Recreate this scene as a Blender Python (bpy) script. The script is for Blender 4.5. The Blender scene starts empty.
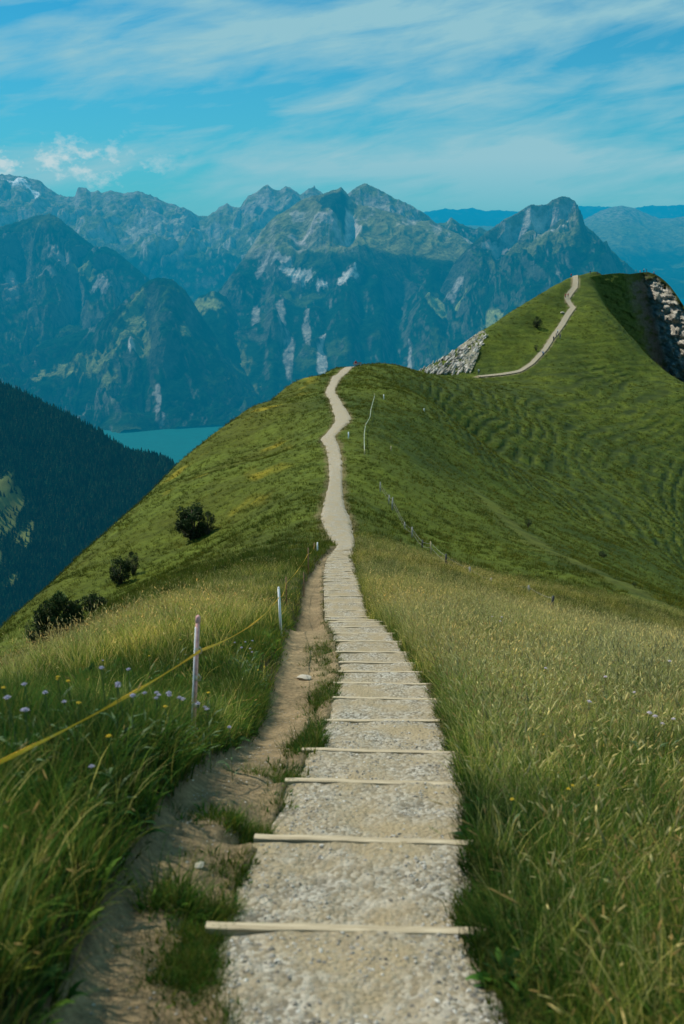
import bpy, math, random
import numpy as np
random.seed(7)
RNG = np.random.default_rng(11)
scene = bpy.context.scene
COL = scene.collection
PI = math.pi

# ---------------------------------------------------------------- survey helpers
FPX, CX, CY, PITCH = 1100.0, 342.0, 512.0, math.radians(14.9)
def pt(px, py, Y):
    """world point at northing Y (m) seen along the bearing/elevation of a survey sight (px, py)"""
    a = (px - CX) / FPX; b = (CY - py) / FPX
    t = Y / (math.cos(PITCH) + b * math.sin(PITCH))
    return np.array([a * t, Y, t * (b * math.cos(PITCH) - math.sin(PITCH))])

# ---------------------------------------------------------------- noise
_P = np.random.default_rng(3).permutation(512)
_P = np.concatenate([_P, _P, _P])
_A = np.random.default_rng(5).uniform(0, 2 * PI, 512)
_GX, _GY = np.cos(_A), np.sin(_A)
def perlin(x, y, seed=0):
    x = np.asarray(x, float) + seed * 17.31; y = np.asarray(y, float) + seed * 9.77
    xi = np.floor(x).astype(np.int64); yi = np.floor(y).astype(np.int64)
    fx = x - xi; fy = y - yi
    u = fx * fx * fx * (fx * (fx * 6 - 15) + 10); v = fy * fy * fy * (fy * (fy * 6 - 15) + 10)
    xi &= 511; yi &= 511; x1 = (xi + 1) & 511; y1 = (yi + 1) & 511
    def g(ix, iy, dx, dy):
        h = _P[_P[ix] + iy]
        return _GX[h] * dx + _GY[h] * dy
    a = g(xi, yi, fx, fy); b = g(x1, yi, fx - 1, fy)
    c = g(xi, y1, fx, fy - 1); d = g(x1, y1, fx - 1, fy - 1)
    return 1.5 * ((a * (1 - u) + b * u) * (1 - v) + (c * (1 - u) + d * u) * v)
def fbm(x, y, o=5, seed=0, g=.5):
    s = 0; a = 1; n = 0
    for k in range(o):
        s = s + a * perlin(x * 2 ** k, y * 2 ** k, seed + k); n += a; a *= g
    return s / n
def ridged(x, y, o=6, seed=0, g=.5):
    s = 0; a = 1; n = 0; w = 1.0
    for k in range(o):
        r = (1 - np.abs(perlin(x * 2.03 ** k, y * 2.03 ** k, seed + k))) ** 2
        s = s + a * r * w; n += a; a *= g
        w = np.clip(r * 1.6, 0, 1)
    return s / n
def sst(a, b, x):
    t = np.clip((x - a) / (b - a), 0, 1); return t * t * (3 - 2 * t)
def mixc(c, d, f):
    return c * (1 - f[..., None]) + np.asarray(d) * f[..., None]

# ---------------------------------------------------------------- object helpers
def link(o, parent=None):
    COL.objects.link(o)
    if parent is not None: o.parent = parent
    return o
def tag(o, label=None, cat=None, group=None, kind=None):
    if label: o['label'] = label
    if cat: o['category'] = cat
    if group: o['group'] = group
    if kind: o['kind'] = kind
    return o
def npmesh(name, V, F, mats=(), smooth=True, col=None, mi=None):
    V = np.asarray(V, np.float32); F = np.asarray(F, np.int32)
    me = bpy.data.meshes.new(name)
    k = F.shape[1]
    me.vertices.add(len(V)); me.vertices.foreach_set('co', V.ravel())
    me.loops.add(F.size); me.loops.foreach_set('vertex_index', F.ravel())
    me.polygons.add(len(F))
    me.polygons.foreach_set('loop_start', np.arange(0, F.size, k, dtype=np.int32))
    try: me.polygons.foreach_set('loop_total', np.full(len(F), k, np.int32))
    except Exception: pass
    me.polygons.foreach_set('use_smooth', np.full(len(F), smooth, bool))
    if mi is not None: me.polygons.foreach_set('material_index', np.asarray(mi, np.int32))
    for m in mats: me.materials.append(m)
    if col is not None:
        ca = me.color_attributes.new('col', 'FLOAT_COLOR', 'POINT')
        c4 = np.ones((len(V), 4), np.float32); c4[:, :3] = col
        ca.data.foreach_set('color', c4.ravel())
    me.update(calc_edges=True); me.validate()
    return me
def gridfaces(nr, nc):
    i = np.arange(nr * nc).reshape(nr, nc)
    return np.stack([i[:-1, :-1], i[:-1, 1:], i[1:, 1:], i[1:, :-1]], -1).reshape(-1, 4)
class MB:
    """collects boxes, tubes and lathes for one mesh"""
    def __init__(s): s.V = []; s.F = []; s.M = []; s.n = 0
    def add(s, V, F, m=0):
        s.V += [tuple(v) for v in V]; s.F += [tuple(i + s.n for i in f) for f in F]; s.M += [m] * len(F); s.n += len(V)
    def tube(s, pts, r, n=6, m=0, cap=True):
        pts = [np.array(p, float) for p in pts]
        rs = r if hasattr(r, '__len__') else [r] * len(pts)
        V = []
        for i, p in enumerate(pts):
            d = pts[min(i + 1, len(pts) - 1)] - pts[max(i - 1, 0)]; d = d / (np.linalg.norm(d) + 1e-9)
            a = np.cross(d, [0, 0, 1.0]) if abs(d[2]) < .9 else np.cross(d, [0, 1.0, 0])
            a /= np.linalg.norm(a); b = np.cross(d, a)
            for k in range(n):
                t = 2 * PI * k / n; V.append(p + rs[i] * (math.cos(t) * a + math.sin(t) * b))
        F = [(i * n + k, i * n + (k + 1) % n, (i + 1) * n + (k + 1) % n, (i + 1) * n + k) for i in range(len(pts) - 1) for k in range(n)]
        if cap: F += [tuple(range(n))[::-1], tuple((len(pts) - 1) * n + k for k in range(n))]
        s.add(V, F, m)
    def box(s, c, d, m=0, rot=None, taper=1.0):
        V = []
        for z in (-1, 1):
            for y in (-1, 1):
                for x in (-1, 1):
                    k = taper if z > 0 else 1
                    v = np.array([x * d[0] / 2 * k, y * d[1] / 2 * k, z * d[2] / 2])
                    if rot is not None: v = rot @ v
                    V.append(v + np.array(c))
        s.add(V, [(0, 2, 3, 1), (4, 5, 7, 6), (0, 1, 5, 4), (2, 6, 7, 3), (0, 4, 6, 2), (1, 3, 7, 5)], m)
    def mesh(s, name, mats, smooth=False):
        me = bpy.data.meshes.new(name); me.from_pydata(s.V, [], s.F)
        for m in mats: me.materials.append(m)
        me.polygons.foreach_set('material_index', s.M)
        me.polygons.foreach_set('use_smooth', [smooth] * len(s.F)); me.update(); return me
    def build(s, name, mats, parent=None, smooth=False, loc=None, rot=None):
        o = bpy.data.objects.new(name, s.mesh(name, mats, smooth))
        if loc is not None: o.location = loc
        if rot is not None: o.rotation_euler = rot
        return link(o, parent)
def empty(name, loc, rz=0, **kw):
    o = bpy.data.objects.new(name, None); o.location = loc; o.rotation_euler = (0, 0, rz); o.empty_display_size = .2
    link(o); tag(o, **kw); return o
def rotm(ax, ang):
    c, s = math.cos(ang), math.sin(ang)
    return np.array({'x': [[1, 0, 0], [0, c, -s], [0, s, c]], 'y': [[c, 0, s], [0, 1, 0], [-s, 0, c]], 'z': [[c, -s, 0], [s, c, 0], [0, 0, 1]]}[ax])

# ---------------------------------------------------------------- materials
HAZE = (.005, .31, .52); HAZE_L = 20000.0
class N:
    def __init__(s, nt): s.nt = nt
    def __call__(s, t, **kw):
        n = s.nt.nodes.new('ShaderNode' + t)
        for k, v in kw.items():
            if k.startswith('i_'):
                n.inputs[k[2:].replace('_', ' ')].default_value = v
            else: setattr(n, k, v)
        return n
    def l(s, a, b): s.nt.links.new(a, b)
    def math(s, op, a, b=None, c=None, clamp=False):
        n = s.nt.nodes.new('ShaderNodeMath'); n.operation = op; n.use_clamp = clamp
        for i, v in enumerate((a, b, c)):
            if v is None: continue
            if isinstance(v, (int, float)): n.inputs[i].default_value = v
            else: s.l(v, n.inputs[i])
        return n.outputs[0]
    def mix(s, f, a, b, bt='MIX'):
        n = s.nt.nodes.new('ShaderNodeMix'); n.data_type = 'RGBA'; n.blend_type = bt; n.clamp_factor = True
        for i, v in ((0, f), (6, a), (7, b)):
            if isinstance(v, (int, float)): n.inputs[i].default_value = v
            elif isinstance(v, tuple): n.inputs[i].default_value = (*v[:3], 1)
            else: s.l(v, n.inputs[i])
        return n.outputs[2]
    def noise(s, vec, scale, detail=4, rough=.55, dist=0):
        n = s('TexNoise', i_Scale=scale, i_Detail=detail, i_Roughness=rough, i_Distortion=dist)
        if vec is not None: s.l(vec, n.inputs['Vector'])
        return n.outputs[0]
    def ramp(s, f, a, b, lo=0.0, hi=1.0):
        n = s('MapRange'); s.l(f, n.inputs[0])
        n.inputs[1].default_value = a; n.inputs[2].default_value = b; n.inputs[3].default_value = lo; n.inputs[4].default_value = hi
        return n.outputs[0]
def mat(name, fn, rough=.9, haze=False, spec=.2, trans=0.0):
    m = bpy.data.materials.new(name); m.use_nodes = True; nt = m.node_tree; nt.nodes.clear(); n = N(nt)
    out = n('OutputMaterial'); b = n('BsdfPrincipled'); b.inputs['Roughness'].default_value = rough
    b.inputs['Specular IOR Level'].default_value = spec
    r = fn(n)
    c, bump = (r if isinstance(r, tuple) and len(r) == 2 and not isinstance(r[0], (int, float)) else (r, None))
    if isinstance(c, tuple): b.inputs['Base Color'].default_value = (*c, 1)
    else: n.l(c, b.inputs['Base Color'])
    if bump is not None: n.l(bump, b.inputs['Normal'])
    sh = b.outputs[0]
    if trans:
        tr = n('BsdfTranslucent')
        if isinstance(c, tuple): tr.inputs[0].default_value = (*c, 1)
        else: n.l(c, tr.inputs[0])
        ms = n('MixShader'); ms.inputs[0].default_value = trans; n.l(sh, ms.inputs[1]); n.l(tr.outputs[0], ms.inputs[2]); sh = ms.outputs[0]
    if haze:   # painted haze: glow mixed into the surface colour by distance from the world origin
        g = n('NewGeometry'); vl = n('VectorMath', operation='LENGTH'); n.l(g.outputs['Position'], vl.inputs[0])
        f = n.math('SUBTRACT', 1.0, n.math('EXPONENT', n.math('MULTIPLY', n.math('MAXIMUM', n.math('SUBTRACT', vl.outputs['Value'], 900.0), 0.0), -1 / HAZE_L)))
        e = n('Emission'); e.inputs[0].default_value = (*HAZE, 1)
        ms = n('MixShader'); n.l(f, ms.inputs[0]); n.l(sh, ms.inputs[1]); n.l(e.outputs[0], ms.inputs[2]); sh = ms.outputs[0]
    n.l(sh, out.inputs[0]); return m
def bump(n, h, dist, strength=.6):
    b = n('Bump'); b.inputs['Strength'].default_value = strength; b.inputs['Distance'].default_value = dist
    n.l(h, b.inputs['Height']); return b.outputs[0]
def pos(n, sx=1, sy=1, sz=1):
    g = n('NewGeometry'); v = n('VectorMath', operation='MULTIPLY'); n.l(g.outputs['Position'], v.inputs[0]); v.inputs[1].default_value = (sx, sy, sz)
    return v.outputs[0]
def vcol(n):
    a = n('Attribute'); a.attribute_name = 'col'; return a.outputs['Color']
def flat(c, var=.25, sc=20):
    def f(n):
        g = n('TexCoord'); t = n.noise(g.outputs['Object'], sc, 3)
        return n.mix(n.ramp(t, .3, .7), tuple(x * (1 - var) for x in c), tuple(min(1, x * (1 + var)) for x in c))
    return f
def f_mountain(n):
    p = pos(n); a = n.noise(p, .012, 6, .65); b = n.noise(p, .004, 5, .6)
    c = n.mix(1.0, vcol(n), n.mix(n.ramp(a, .3, .7), (.35, .38, .42), (1.7, 1.7, 1.6)), 'MULTIPLY')
    return c, bump(n, a, 60, .9)
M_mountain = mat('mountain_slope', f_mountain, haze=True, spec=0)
# ================================================================ near terrain (thin-plate surface through surveyed points)
C0 = 8.0
def uw(x, y):
    return np.stack([x / (y + C0) * 1.6, np.log(np.maximum(y + C0, .5))], -1)
ctl = []
def add(px, py, Y, dz=0):
    p = pt(px, py, Y); p[2] += dz; ctl.append(tuple(p)); return p
PATHC = [(1024, 3.4), (930, 4.08), (841, 5.2), (783, 6.6), (752, 8.0), (721, 9.7), (699, 11.3), (684, 12.7), (660, 15.5), (620, 22.5), (590, 31), (570, 39),
         (555, 48), (545, 54), (518, 66), (500, 75), (480, 87), (460, 100), (445, 110), (437, 116), (428, 123), (419, 131), (410, 141), (400, 156), (391, 172), (383, 190), (375, 210), (368, 230)]
PXC = {1024: 368, 930: 346, 841: 363, 783: 376, 752: 383, 721: 384, 699: 386, 684: 384, 660: 376, 620: 353, 590: 343, 570: 340, 555: 341, 545: 346, 518: 336, 500: 334, 480: 335.5,
       460: 335, 445: 332, 437: 328, 428: 336, 419: 343, 410: 340, 400: 335, 391: 330, 383: 334, 375: 341, 368: 353}
# half widths in metres of the walking surface
HW = {1024: .52, 930: .55, 841: .565, 783: .59, 752: .6, 721: .56, 699: .58, 684: .58, 660: .55, 620: .55, 590: .55, 570: .58, 555: .5, 545: .48, 518: .98, 500: .72, 480: .56,
      460: .66, 445: .72, 437: .78, 428: .85, 419: 1.0, 410: .95, 400: .78, 391: .8, 383: .9, 375: 1.0, 368: 1.1}
ridge = [pt(PXC[py], py, Y) for py, Y in PATHC]
for p in ridge: ctl.append(tuple(p))
# behind and below the viewer
for x in (-6, -2, 0, 2, 6): ctl.append((x, -4, -.55 - .05 * abs(x))); ctl.append((x, 0, -1.62 - .05 * abs(x)))
for x in (-2.2, 2.2): ctl.append((x, 3.4, -2.80))
# left meadow, flat, then the steep flank
for a in [(0, 800, 5.3), (0, 735, 7.6), (0, 690, 10.2, -.25), (100, 640, 14.2, -.25), (192, 735, 10.5), (281, 635, 24.0), (200, 598, 24, -.3), (300, 556, 44, -.2), (250, 580, 33, -.2),
          (100, 612, 58), (100, 570, 82), (195, 540, 85), (126, 585, 75), (60, 640, 60), (250, 500, 90), (290, 450, 122), (250, 445, 140), (300, 400, 175), (300, 500, 80), (320, 545, 57)]:
    add(*a)
skyL = [(0, 643, 65), (50, 591, 80), (100, 541, 100), (150, 497, 121), (200, 446, 146), (250, 408, 176), (300, 380, 207), (335, 369.5, 228)]
for px, py, Y in skyL:
    p = add(px, py, Y)
    for d, s in ((12, .95), (35, 1.05), (80, 1.1), (150, 1.1)):
        ctl.append((p[0] - d * .93, p[1] + d * .35, p[2] - d * s))
for Y, z0 in ((3, -2.8), (9, -4.5), (15, -6.3), (25, -9.1), (38, -12.4)):
    xe = -5.5 - Y * .03
    ctl.append((xe, Y, z0 - .9)); ctl.append((xe - 6, Y, z0 - 4.5)); ctl.append((xe - 25, Y, z0 - 22))
# right meadow crest and the slope below it
for a in [(684, 665, 13.5, -.35), (600, 650, 16.5, -.35), (520, 625, 21, -.3), (450, 600, 28, -.25), (400, 573, 37, -.2), (365, 553, 47, -.1), (684, 760, 8.3, -.1), (684, 900, 4.9, -.1), (560, 720, 10.3, -.1)]:
    add(*a)
for a in [(684, 650, 34), (600, 632, 39), (551, 608, 44), (470, 572, 54), (431, 553, 62), (405, 528, 74), (380, 490, 88), (372, 460, 99), (362, 400, 156),
          (500, 555, 72), (420, 480, 105), (400, 430, 138), (430, 402, 190), (460, 425, 190), (400, 378, 212)]:
    add(*a)
for a in [(684, 616, 58), (640, 595, 65), (600, 575, 73), (560, 556, 82), (520, 533, 95), (490, 505, 112), (460, 478, 130), (650, 625, 47), (600, 600, 57), (540, 575, 66)]: add(*a)   # spur
for a in [(684, 602, 105), (684, 585, 130), (640, 575, 112), (640, 550, 150), (600, 550, 118), (560, 530, 128), (520, 505, 140), (600, 520, 172), (620, 532, 168), (560, 495, 180), (520, 472, 190), (470, 450, 205), (684, 540, 190), (684, 480, 250), (684, 430, 290), (600, 460, 240), (600, 400, 300),
          (540, 420, 262), (500, 445, 215), (480, 400, 248), (440, 384, 250), (600, 340, 355), (640, 380, 335), (560, 370, 325), (520, 385, 312)]: add(*a)
# knoll crest going right to the saddle
for a in [(375, 364.5, 236), (395, 364.5, 243), (410, 372, 262), (425, 377.5, 300), (450, 378.5, 318), (480, 376.5, 324), (500, 374, 327)]: add(*a)
for a in ((350, 368, 232, 30, 9), (375, 365, 238, 30, 9)):
    p = pt(*a[:3]); ctl.append((p[0] - 4, p[1] + a[3], p[2] - a[4] - 5)); ctl.append((p[0] - 10, p[1] + 75, p[2] - 45)); ctl.append((p[0] - 40, p[1] + 140, p[2] - 120))
# far summit
FP = [(520, 372, 330), (532, 364, 335), (545, 350, 345), (553, 337, 354), (562, 325, 364), (571, 311, 378), (573, 308.5, 381), (569, 304, 386), (567, 299, 390), (570, 295, 395), (575, 289, 401), (575.5, 282, 408), (575, 276, 415)]
for a in FP: add(*a)
farsky = [(416, 373, 332), (440, 360, 341), (460, 347, 348), (480, 333, 355), (500, 320, 365), (520, 307, 375), (540, 295.5, 387), (560, 284.5, 400), (571, 277.5, 412)]
for a in farsky:
    p = add(*a)
    for d, s in ((14, .9), (40, 1.05), (90, 1.1)): ctl.append((p[0] - d * .75, p[1] + d * .66, p[2] - d * s))
for a in [(500, 350, 343), (540, 330, 362), (450, 367, 332), (480, 358, 338)]: add(*a)
for a in [(590, 274.5, 421), (605, 273.5, 425)]:
    p = add(*a); ctl.append((p[0], p[1] + 25, p[2] - 22)); ctl.append((p[0], p[1] + 70, p[2] - 75))
edgeR = [(598, 290, 402), (604, 303, 394), (615, 318, 384), (635, 340, 370), (660, 364, 356), (684, 384, 346), (720, 415, 330)]
for a in edgeR:
    p = add(*a)
    ctl.append((p[0] + 7, p[1] + 9, p[2] - 12)); ctl.append((p[0] + 22, p[1] + 28, p[2] - 45)); ctl.append((p[0] + 60, p[1] + 70, p[2] - 110))
for (x, y, z) in [(95, 170, -95), (130, 240, -115), (150, 330, -110), (190, 300, -150), (78, 110, -62), (50, 62, -38), (27, 30, -18), (14, 15, -9), (14, 5, -7), (30, 8, -18), (60, 30, -40), (120, 100, -100)]:
    ctl.append((x, y, z))
ctl = np.array(ctl)
def solve(P, Z, lam=2e-4):
    n = len(P); r = np.linalg.norm(P[:, None] - P[None], axis=-1)
    K = np.where(r > 0, r * r * np.log(r + 1e-12), 0) + lam * np.eye(n)
    T = np.concatenate([np.ones((n, 1)), P], 1)
    A = np.block([[K, T], [T.T, np.zeros((3, 3))]])
    return np.linalg.solve(A, np.concatenate([Z, np.zeros(3)]))
UWc = uw(ctl[:, 0], ctl[:, 1]); SC = (ctl[:, 1] + C0)
Wt = solve(UWc, ctl[:, 2] / SC)
def base_z(x, y):
    x = np.asarray(x, float); y = np.asarray(y, float); sh = x.shape
    x = x.ravel(); y = y.ravel(); out = np.empty(len(x)); 
    for i in range(0, len(x), 20000):
        q = uw(x[i:i + 20000], y[i:i + 20000])
        r2 = ((q[:, None] - UWc[None]) ** 2).sum(-1)
        K = .5 * r2 * np.log(r2 + 1e-20)
        out[i:i + 20000] = K @ Wt[:-3] + Wt[-3] + q @ Wt[-2:]
    return (out * (y + C0)).reshape(sh)

# ---- trail centre line and side track
YP = np.array([p[1] for p in ridge]); XP = np.array([p[0] for p in ridge]); HWP = np.array([HW[a[0]] for a in PATHC])
_YD = np.concatenate([np.linspace(a_, b_, 12, endpoint=False) for a_, b_ in zip(YP[:-1], YP[1:])] + [YP[-1:]])
def _cr(yq):
    i = np.clip(np.searchsorted(YP, yq) - 1, 0, len(YP) - 2); m_ = np.gradient(XP, YP); h_ = YP[i + 1] - YP[i]; t = (yq - YP[i]) / h_
    return (2 * t**3 - 3 * t**2 + 1) * XP[i] + (t**3 - 2 * t**2 + t) * h_ * m_[i] + (-2 * t**3 + 3 * t**2) * XP[i + 1] + (t**3 - t**2) * h_ * m_[i + 1]
_XD = _cr(_YD)
def path_x(y): return np.interp(y, _YD, _XD)
def path_h(y): return np.interp(y, YP, HWP)
SIDE = np.array([pt(*a)[:2] for a in [(85, 1150, 2.6), (132, 1024, 3.4), (158, 940, 4.0), (190, 850, 5.1), (228, 790, 6.45), (258, 745, 8.3), (285, 700, 11.2), (300, 660, 15.5), (306, 630, 20), (312, 610, 25), (318, 590, 31), (324, 570, 39), (330, 556, 48), (338, 548, 53)]])
SIDEW = np.array([.30, .30, .28, .26, .24, .26, .27, .30, .36, .42, .45, .42, .3, .1])
def side_d(x, y):
    return np.abs(x - np.interp(y, SIDE[:, 1], SIDE[:, 0])) - np.interp(y, SIDE[:, 1], SIDEW) + (y > 53) * 9
def path_d(x, y): return np.abs(x - path_x(y)) - path_h(y) + (y > 240) * 99
FPW = np.array([pt(*a) for a in [(478, 376.5, 323), (500, 375, 326)] + FP])
def seg_d(x, y, P):
    d = np.full(np.shape(x), 1e9)
    for a, b in zip(P[:-1], P[1:]):
        ax, ay = a[:2]; bx, by = b[:2]; L = (bx - ax) ** 2 + (by - ay) ** 2
        t = np.clip(((x - ax) * (bx - ax) + (y - ay) * (by - ay)) / L, 0, 1)
        d = np.minimum(d, np.hypot(x - ax - t * (bx - ax), y - ay - t * (by - ay)))
    return d
def bowl_mask(x, y):
    """sunk cow-terraced hillside to the right, beyond the spur"""
    return sst(140, 175, y + .5 * (x - 20)) * sst(0, 25, x) * sst(.02, .09, x / (y + 8)) * (1 - .6 * sst(320, 350, y))
stepY = [0.6, 1.8, 2.95, 4.08, 5.2, 6.6, 8.0, 9.7, 11.3, 12.7]
while stepY[-1] < 50: stepY.append(stepY[-1] + 1.22 + .1 * math.sin(len(stepY) * 2.1))
_sy = np.array(stepY); _sz = np.where(_sy > 3, base_z(path_x(_sy), np.maximum(_sy, .1)), -1.62 - .32 * _sy)
_rise = np.minimum(.22, .72 * (_sz[:-1] - _sz[1:]))
def step_level(y):
    i = np.clip(np.searchsorted(_sy, y) - 1, 0, len(_sy) - 2); f = np.clip((y - _sy[i]) / (_sy[i + 1] - _sy[i]), 0, 1)
    z0 = _sz[i] - _rise[i] * sst(0, .05, f); return z0 + (_sz[i + 1] - (_sz[i] - _rise[i])) * f
def terr(x, y, detail=True):
    z = base_z(x, y)
    if not detail: return z
    pd = path_d(x, y); sd = side_d(x, y); fd = seg_d(x, y, FPW)
    off = sst(0.1, 2.5, pd) * sst(1.0, 5.0, fd)
    z = z + off * (.10 * fbm(x / 1.7, y / 1.7, 4, 1) * sst(0, 4, y) + .35 * fbm(x / 9, y / 9, 4, 2) * sst(8, 40, y) + 1.1 * fbm(x / 34, y / 34, 4, 4) * sst(60, 200, y))
    bm = bowl_mask(x, y) * off
    ter = ((z * .78 + 1.0 * fbm(x / 34, y / 34, 2, 9) + .22 * fbm(x / 5.5, y / 5.5, 3, 12)) % 1.0); ter = np.where(ter < .75, ter / .75, (1 - ter) / .25)
    z = z + bm * (-.32 * ter * np.clip(.65 + 1.2 * fbm(x / 11, y / 11, 3, 14), .1, 1.4) + .45 * fbm(x / 4.5, y / 3.5, 4, 21))
    lefty = (x < path_x(y)) & (y < _sy[-1]); z = z - .10 * lefty * sst(.06, -.14, np.where(x < np.interp(y, SIDE[:, 1], SIDE[:, 0]), sd, -1))  # worn strip left of the steps
    pw = sst(.26, .04, pd) * (y > .7) * (y < _sy[-1]); z = z * (1 - pw) + (step_level(y) + .015 + .02 * fbm(x / .25, y / .25, 3, 44)) * pw
    # sunken side track, bank on its left; bed of the stairs
    k = sst(240, 60, y)
    z = z - (.03 + .04 * fbm(x / .3, y / .3, 4, 46)) * sst(.12, -.12, sd) * (y < 60)
    left = (x < np.interp(y, SIDE[:, 1], SIDE[:, 0]))
    z = z + .17 * sst(0.0, .20, sd) * left * sst(60, 40, y) * sst(2.6, .8, sd)
    z = z - np.where(y < 52, .42, .14) * sst(.02, -.10, pd + np.where(y < 52, .07 * fbm(x * 0 + np.sign(x - path_x(y)), y / .3, 4, 45), 0)) * (y < 240)
    return z

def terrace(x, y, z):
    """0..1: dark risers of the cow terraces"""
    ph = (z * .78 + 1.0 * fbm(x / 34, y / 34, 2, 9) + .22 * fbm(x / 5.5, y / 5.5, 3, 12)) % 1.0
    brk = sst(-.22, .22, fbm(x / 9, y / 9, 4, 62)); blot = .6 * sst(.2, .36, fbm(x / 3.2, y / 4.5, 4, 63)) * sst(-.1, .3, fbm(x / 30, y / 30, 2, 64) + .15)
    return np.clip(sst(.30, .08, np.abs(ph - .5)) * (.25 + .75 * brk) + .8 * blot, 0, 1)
# ---- ground mesh
nr, nc = 1500, 640
wv = np.linspace(math.log(4.2), math.log(560 + C0), nr); uu = np.linspace(-.85, .72, nc)
# more columns around the trail
Yg = (np.exp(wv) - C0)[:, None] * np.ones((1, nc)); Xg = uu[None] * (Yg + C0)
Zg = terr(Xg, Yg)
pd = path_d(Xg, Yg); sd = side_d(Xg, Yg)
n1 = fbm(Xg / 3, Yg / 3, 5, 31); n2 = fbm(Xg / 20, Yg / 26, 5, 33); n3 = fbm(Xg / .35, Yg / .35, 4, 35)
olive = np.array([.080, .105, .012]); deep = np.array([.028, .052, .009]); dry = np.array([.21, .18, .065]); lush = np.array([.030, .075, .018])
col = mixc(np.broadcast_to(olive, (*Xg.shape, 3)), deep, .75 * sst(-.25, .45, n2 + .5 * n1))
leftf = sst(-2, -9, Xg) * sst(30, 60, Yg)
col = mixc(col, (.088, .092, .009), .6 * leftf * sst(-.3, .3, n2 + .3 * n1))
col = mixc(col, (.21, .17, .012), .8 * leftf * sst(.22, .5, fbm(Xg / 7, Yg / 12, 4, 40)))       # yellow bloom
# dry crests
spur = np.array([pt(*a) for a in [(720, 633, 54), (684, 616, 58), (640, 595, 65), (600, 575, 73), (560, 556, 82), (520, 533, 95), (490, 505, 112), (460, 478, 130)]])
sdist = seg_d(Xg, Yg, spur)
col = mixc(col, (.15, .14, .035), .3 * sst(2.8, .2, sdist + 3.2 * n1) * sst(130, 105, Yg))
bm = bowl_mask(Xg, Yg)
col = mixc(col, (.046, .070, .012), .85 * bm * sst(-.35, .35, n1 + .5 * n2))
wz = Zg + .9 * fbm(Xg / 26, Yg / 26, 3, 9) + .35 * fbm(Xg / 5, Yg / 5, 3, 12)
phs = (wz / 1.6) % 1.0
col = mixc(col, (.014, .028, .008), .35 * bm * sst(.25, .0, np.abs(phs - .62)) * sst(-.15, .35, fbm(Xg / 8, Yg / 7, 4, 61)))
col = mixc(col, (.075, .098, .013), .5 * bm * sst(.05, .5, -n1 + .4 * n2))
near = sst(70, 35, Yg)
col = mixc(col, (.045, .05, .016), .75 * near)
col = mixc(col, (.12, .11, .04), .5 * near * sst(-.1, .35, n1 + .3) * sst(14, 30, Yg))
soil = np.array([.25, .19, .11])
dirt = np.maximum(sst(.13, -.02, sd + .10 * n3) * (Yg < 56), sst(.42, .1, pd + .1 * n3) * (Yg < 56) * sst(.5, .2, np.abs(Xg - path_x(Yg) + path_h(Yg))))
col = mixc(col, soil, np.clip(dirt, 0, 1))
col = mixc(col, (.035, .025, .015), .9 * sst(.14, .04, np.abs(sd - .06)) * (Xg < np.interp(Yg, SIDE[:, 1], SIDE[:, 0])) * (Yg < 52))  # dark eroded bank line, with the bank's shadow painted into the soil colour
fdg = seg_d(Xg, Yg, FPW)
wb = sst(.45, .1, pd + .5 * n1) * (Yg >= 50) * (Yg < 240); col = mixc(col, (.15, .12, .06), .8 * wb)
col = mixc(col, (.25, .21, .13), sst(1.3, .9, fdg))
V = np.stack([Xg, Yg, Zg], -1).reshape(-1, 3)
def f_ground(n):
    p = pos(n); a = n.noise(p, 1.6, 8, .7); b = n.noise(p, .22, 5, .6); c = n.noise(p, 22, 4, .6)
    k = n.mix(n.ramp(a, .28, .72), (.6, .62, .6), (1.5, 1.45, 1.4))
    k2 = n.mix(n.ramp(b, .35, .65), (.8, .8, .8), (1.2, 1.2, 1.2))
    col_ = n.mix(1.0, n.mix(1.0, vcol(n), k, 'MULTIPLY'), k2, 'MULTIPLY')
    col_ = n.mix(1.0, col_, n.mix(n.ramp(c, .35, .65), (.75, .75, .75), (1.25, 1.25, 1.25)), 'MULTIPLY')
    ta = n('Attribute'); ta.attribute_name = 'terrace'; sx_ = n('SeparateXYZ'); n.l(p, sx_.inputs[0])
    ph = n.math('ADD', n.math('MULTIPLY', sx_.outputs[2], .72), n.math('ADD', n.math('MULTIPLY', n.noise(p, .055, 3), 3.0), n.math('MULTIPLY', n.noise(p, .35, 4), 1.1)))
    fr_ = n.math('FRACT', ph); tri = n.math('ABSOLUTE', n.math('SUBTRACT', fr_, .5)); brk = n.ramp(n.noise(p, .16, 4, .6), .38, .62)
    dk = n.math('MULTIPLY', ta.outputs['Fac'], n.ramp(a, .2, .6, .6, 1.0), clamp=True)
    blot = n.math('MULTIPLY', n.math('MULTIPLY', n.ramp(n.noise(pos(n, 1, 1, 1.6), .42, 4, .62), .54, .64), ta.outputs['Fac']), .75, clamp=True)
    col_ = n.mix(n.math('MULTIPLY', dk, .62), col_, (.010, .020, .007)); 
    h = n.math('ADD', n.math('ADD', n.math('MULTIPLY', a, .35), n.math('MULTIPLY', c, .03)), n.math('MULTIPLY', dk, -.5))
    return col_, bump(n, h, 1.0, .8)
M_ground = mat('meadow_ground', f_ground, spec=.1)
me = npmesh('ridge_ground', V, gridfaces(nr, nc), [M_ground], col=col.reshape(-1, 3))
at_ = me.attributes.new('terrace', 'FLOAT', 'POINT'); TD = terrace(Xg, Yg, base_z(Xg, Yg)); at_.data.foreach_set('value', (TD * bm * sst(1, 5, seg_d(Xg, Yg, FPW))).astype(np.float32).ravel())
g = bpy.data.objects.new('ridge_ground', me)
link(g); tag(g, 'green grassy mountain ridge with steep flanks', kind='structure')

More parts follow.
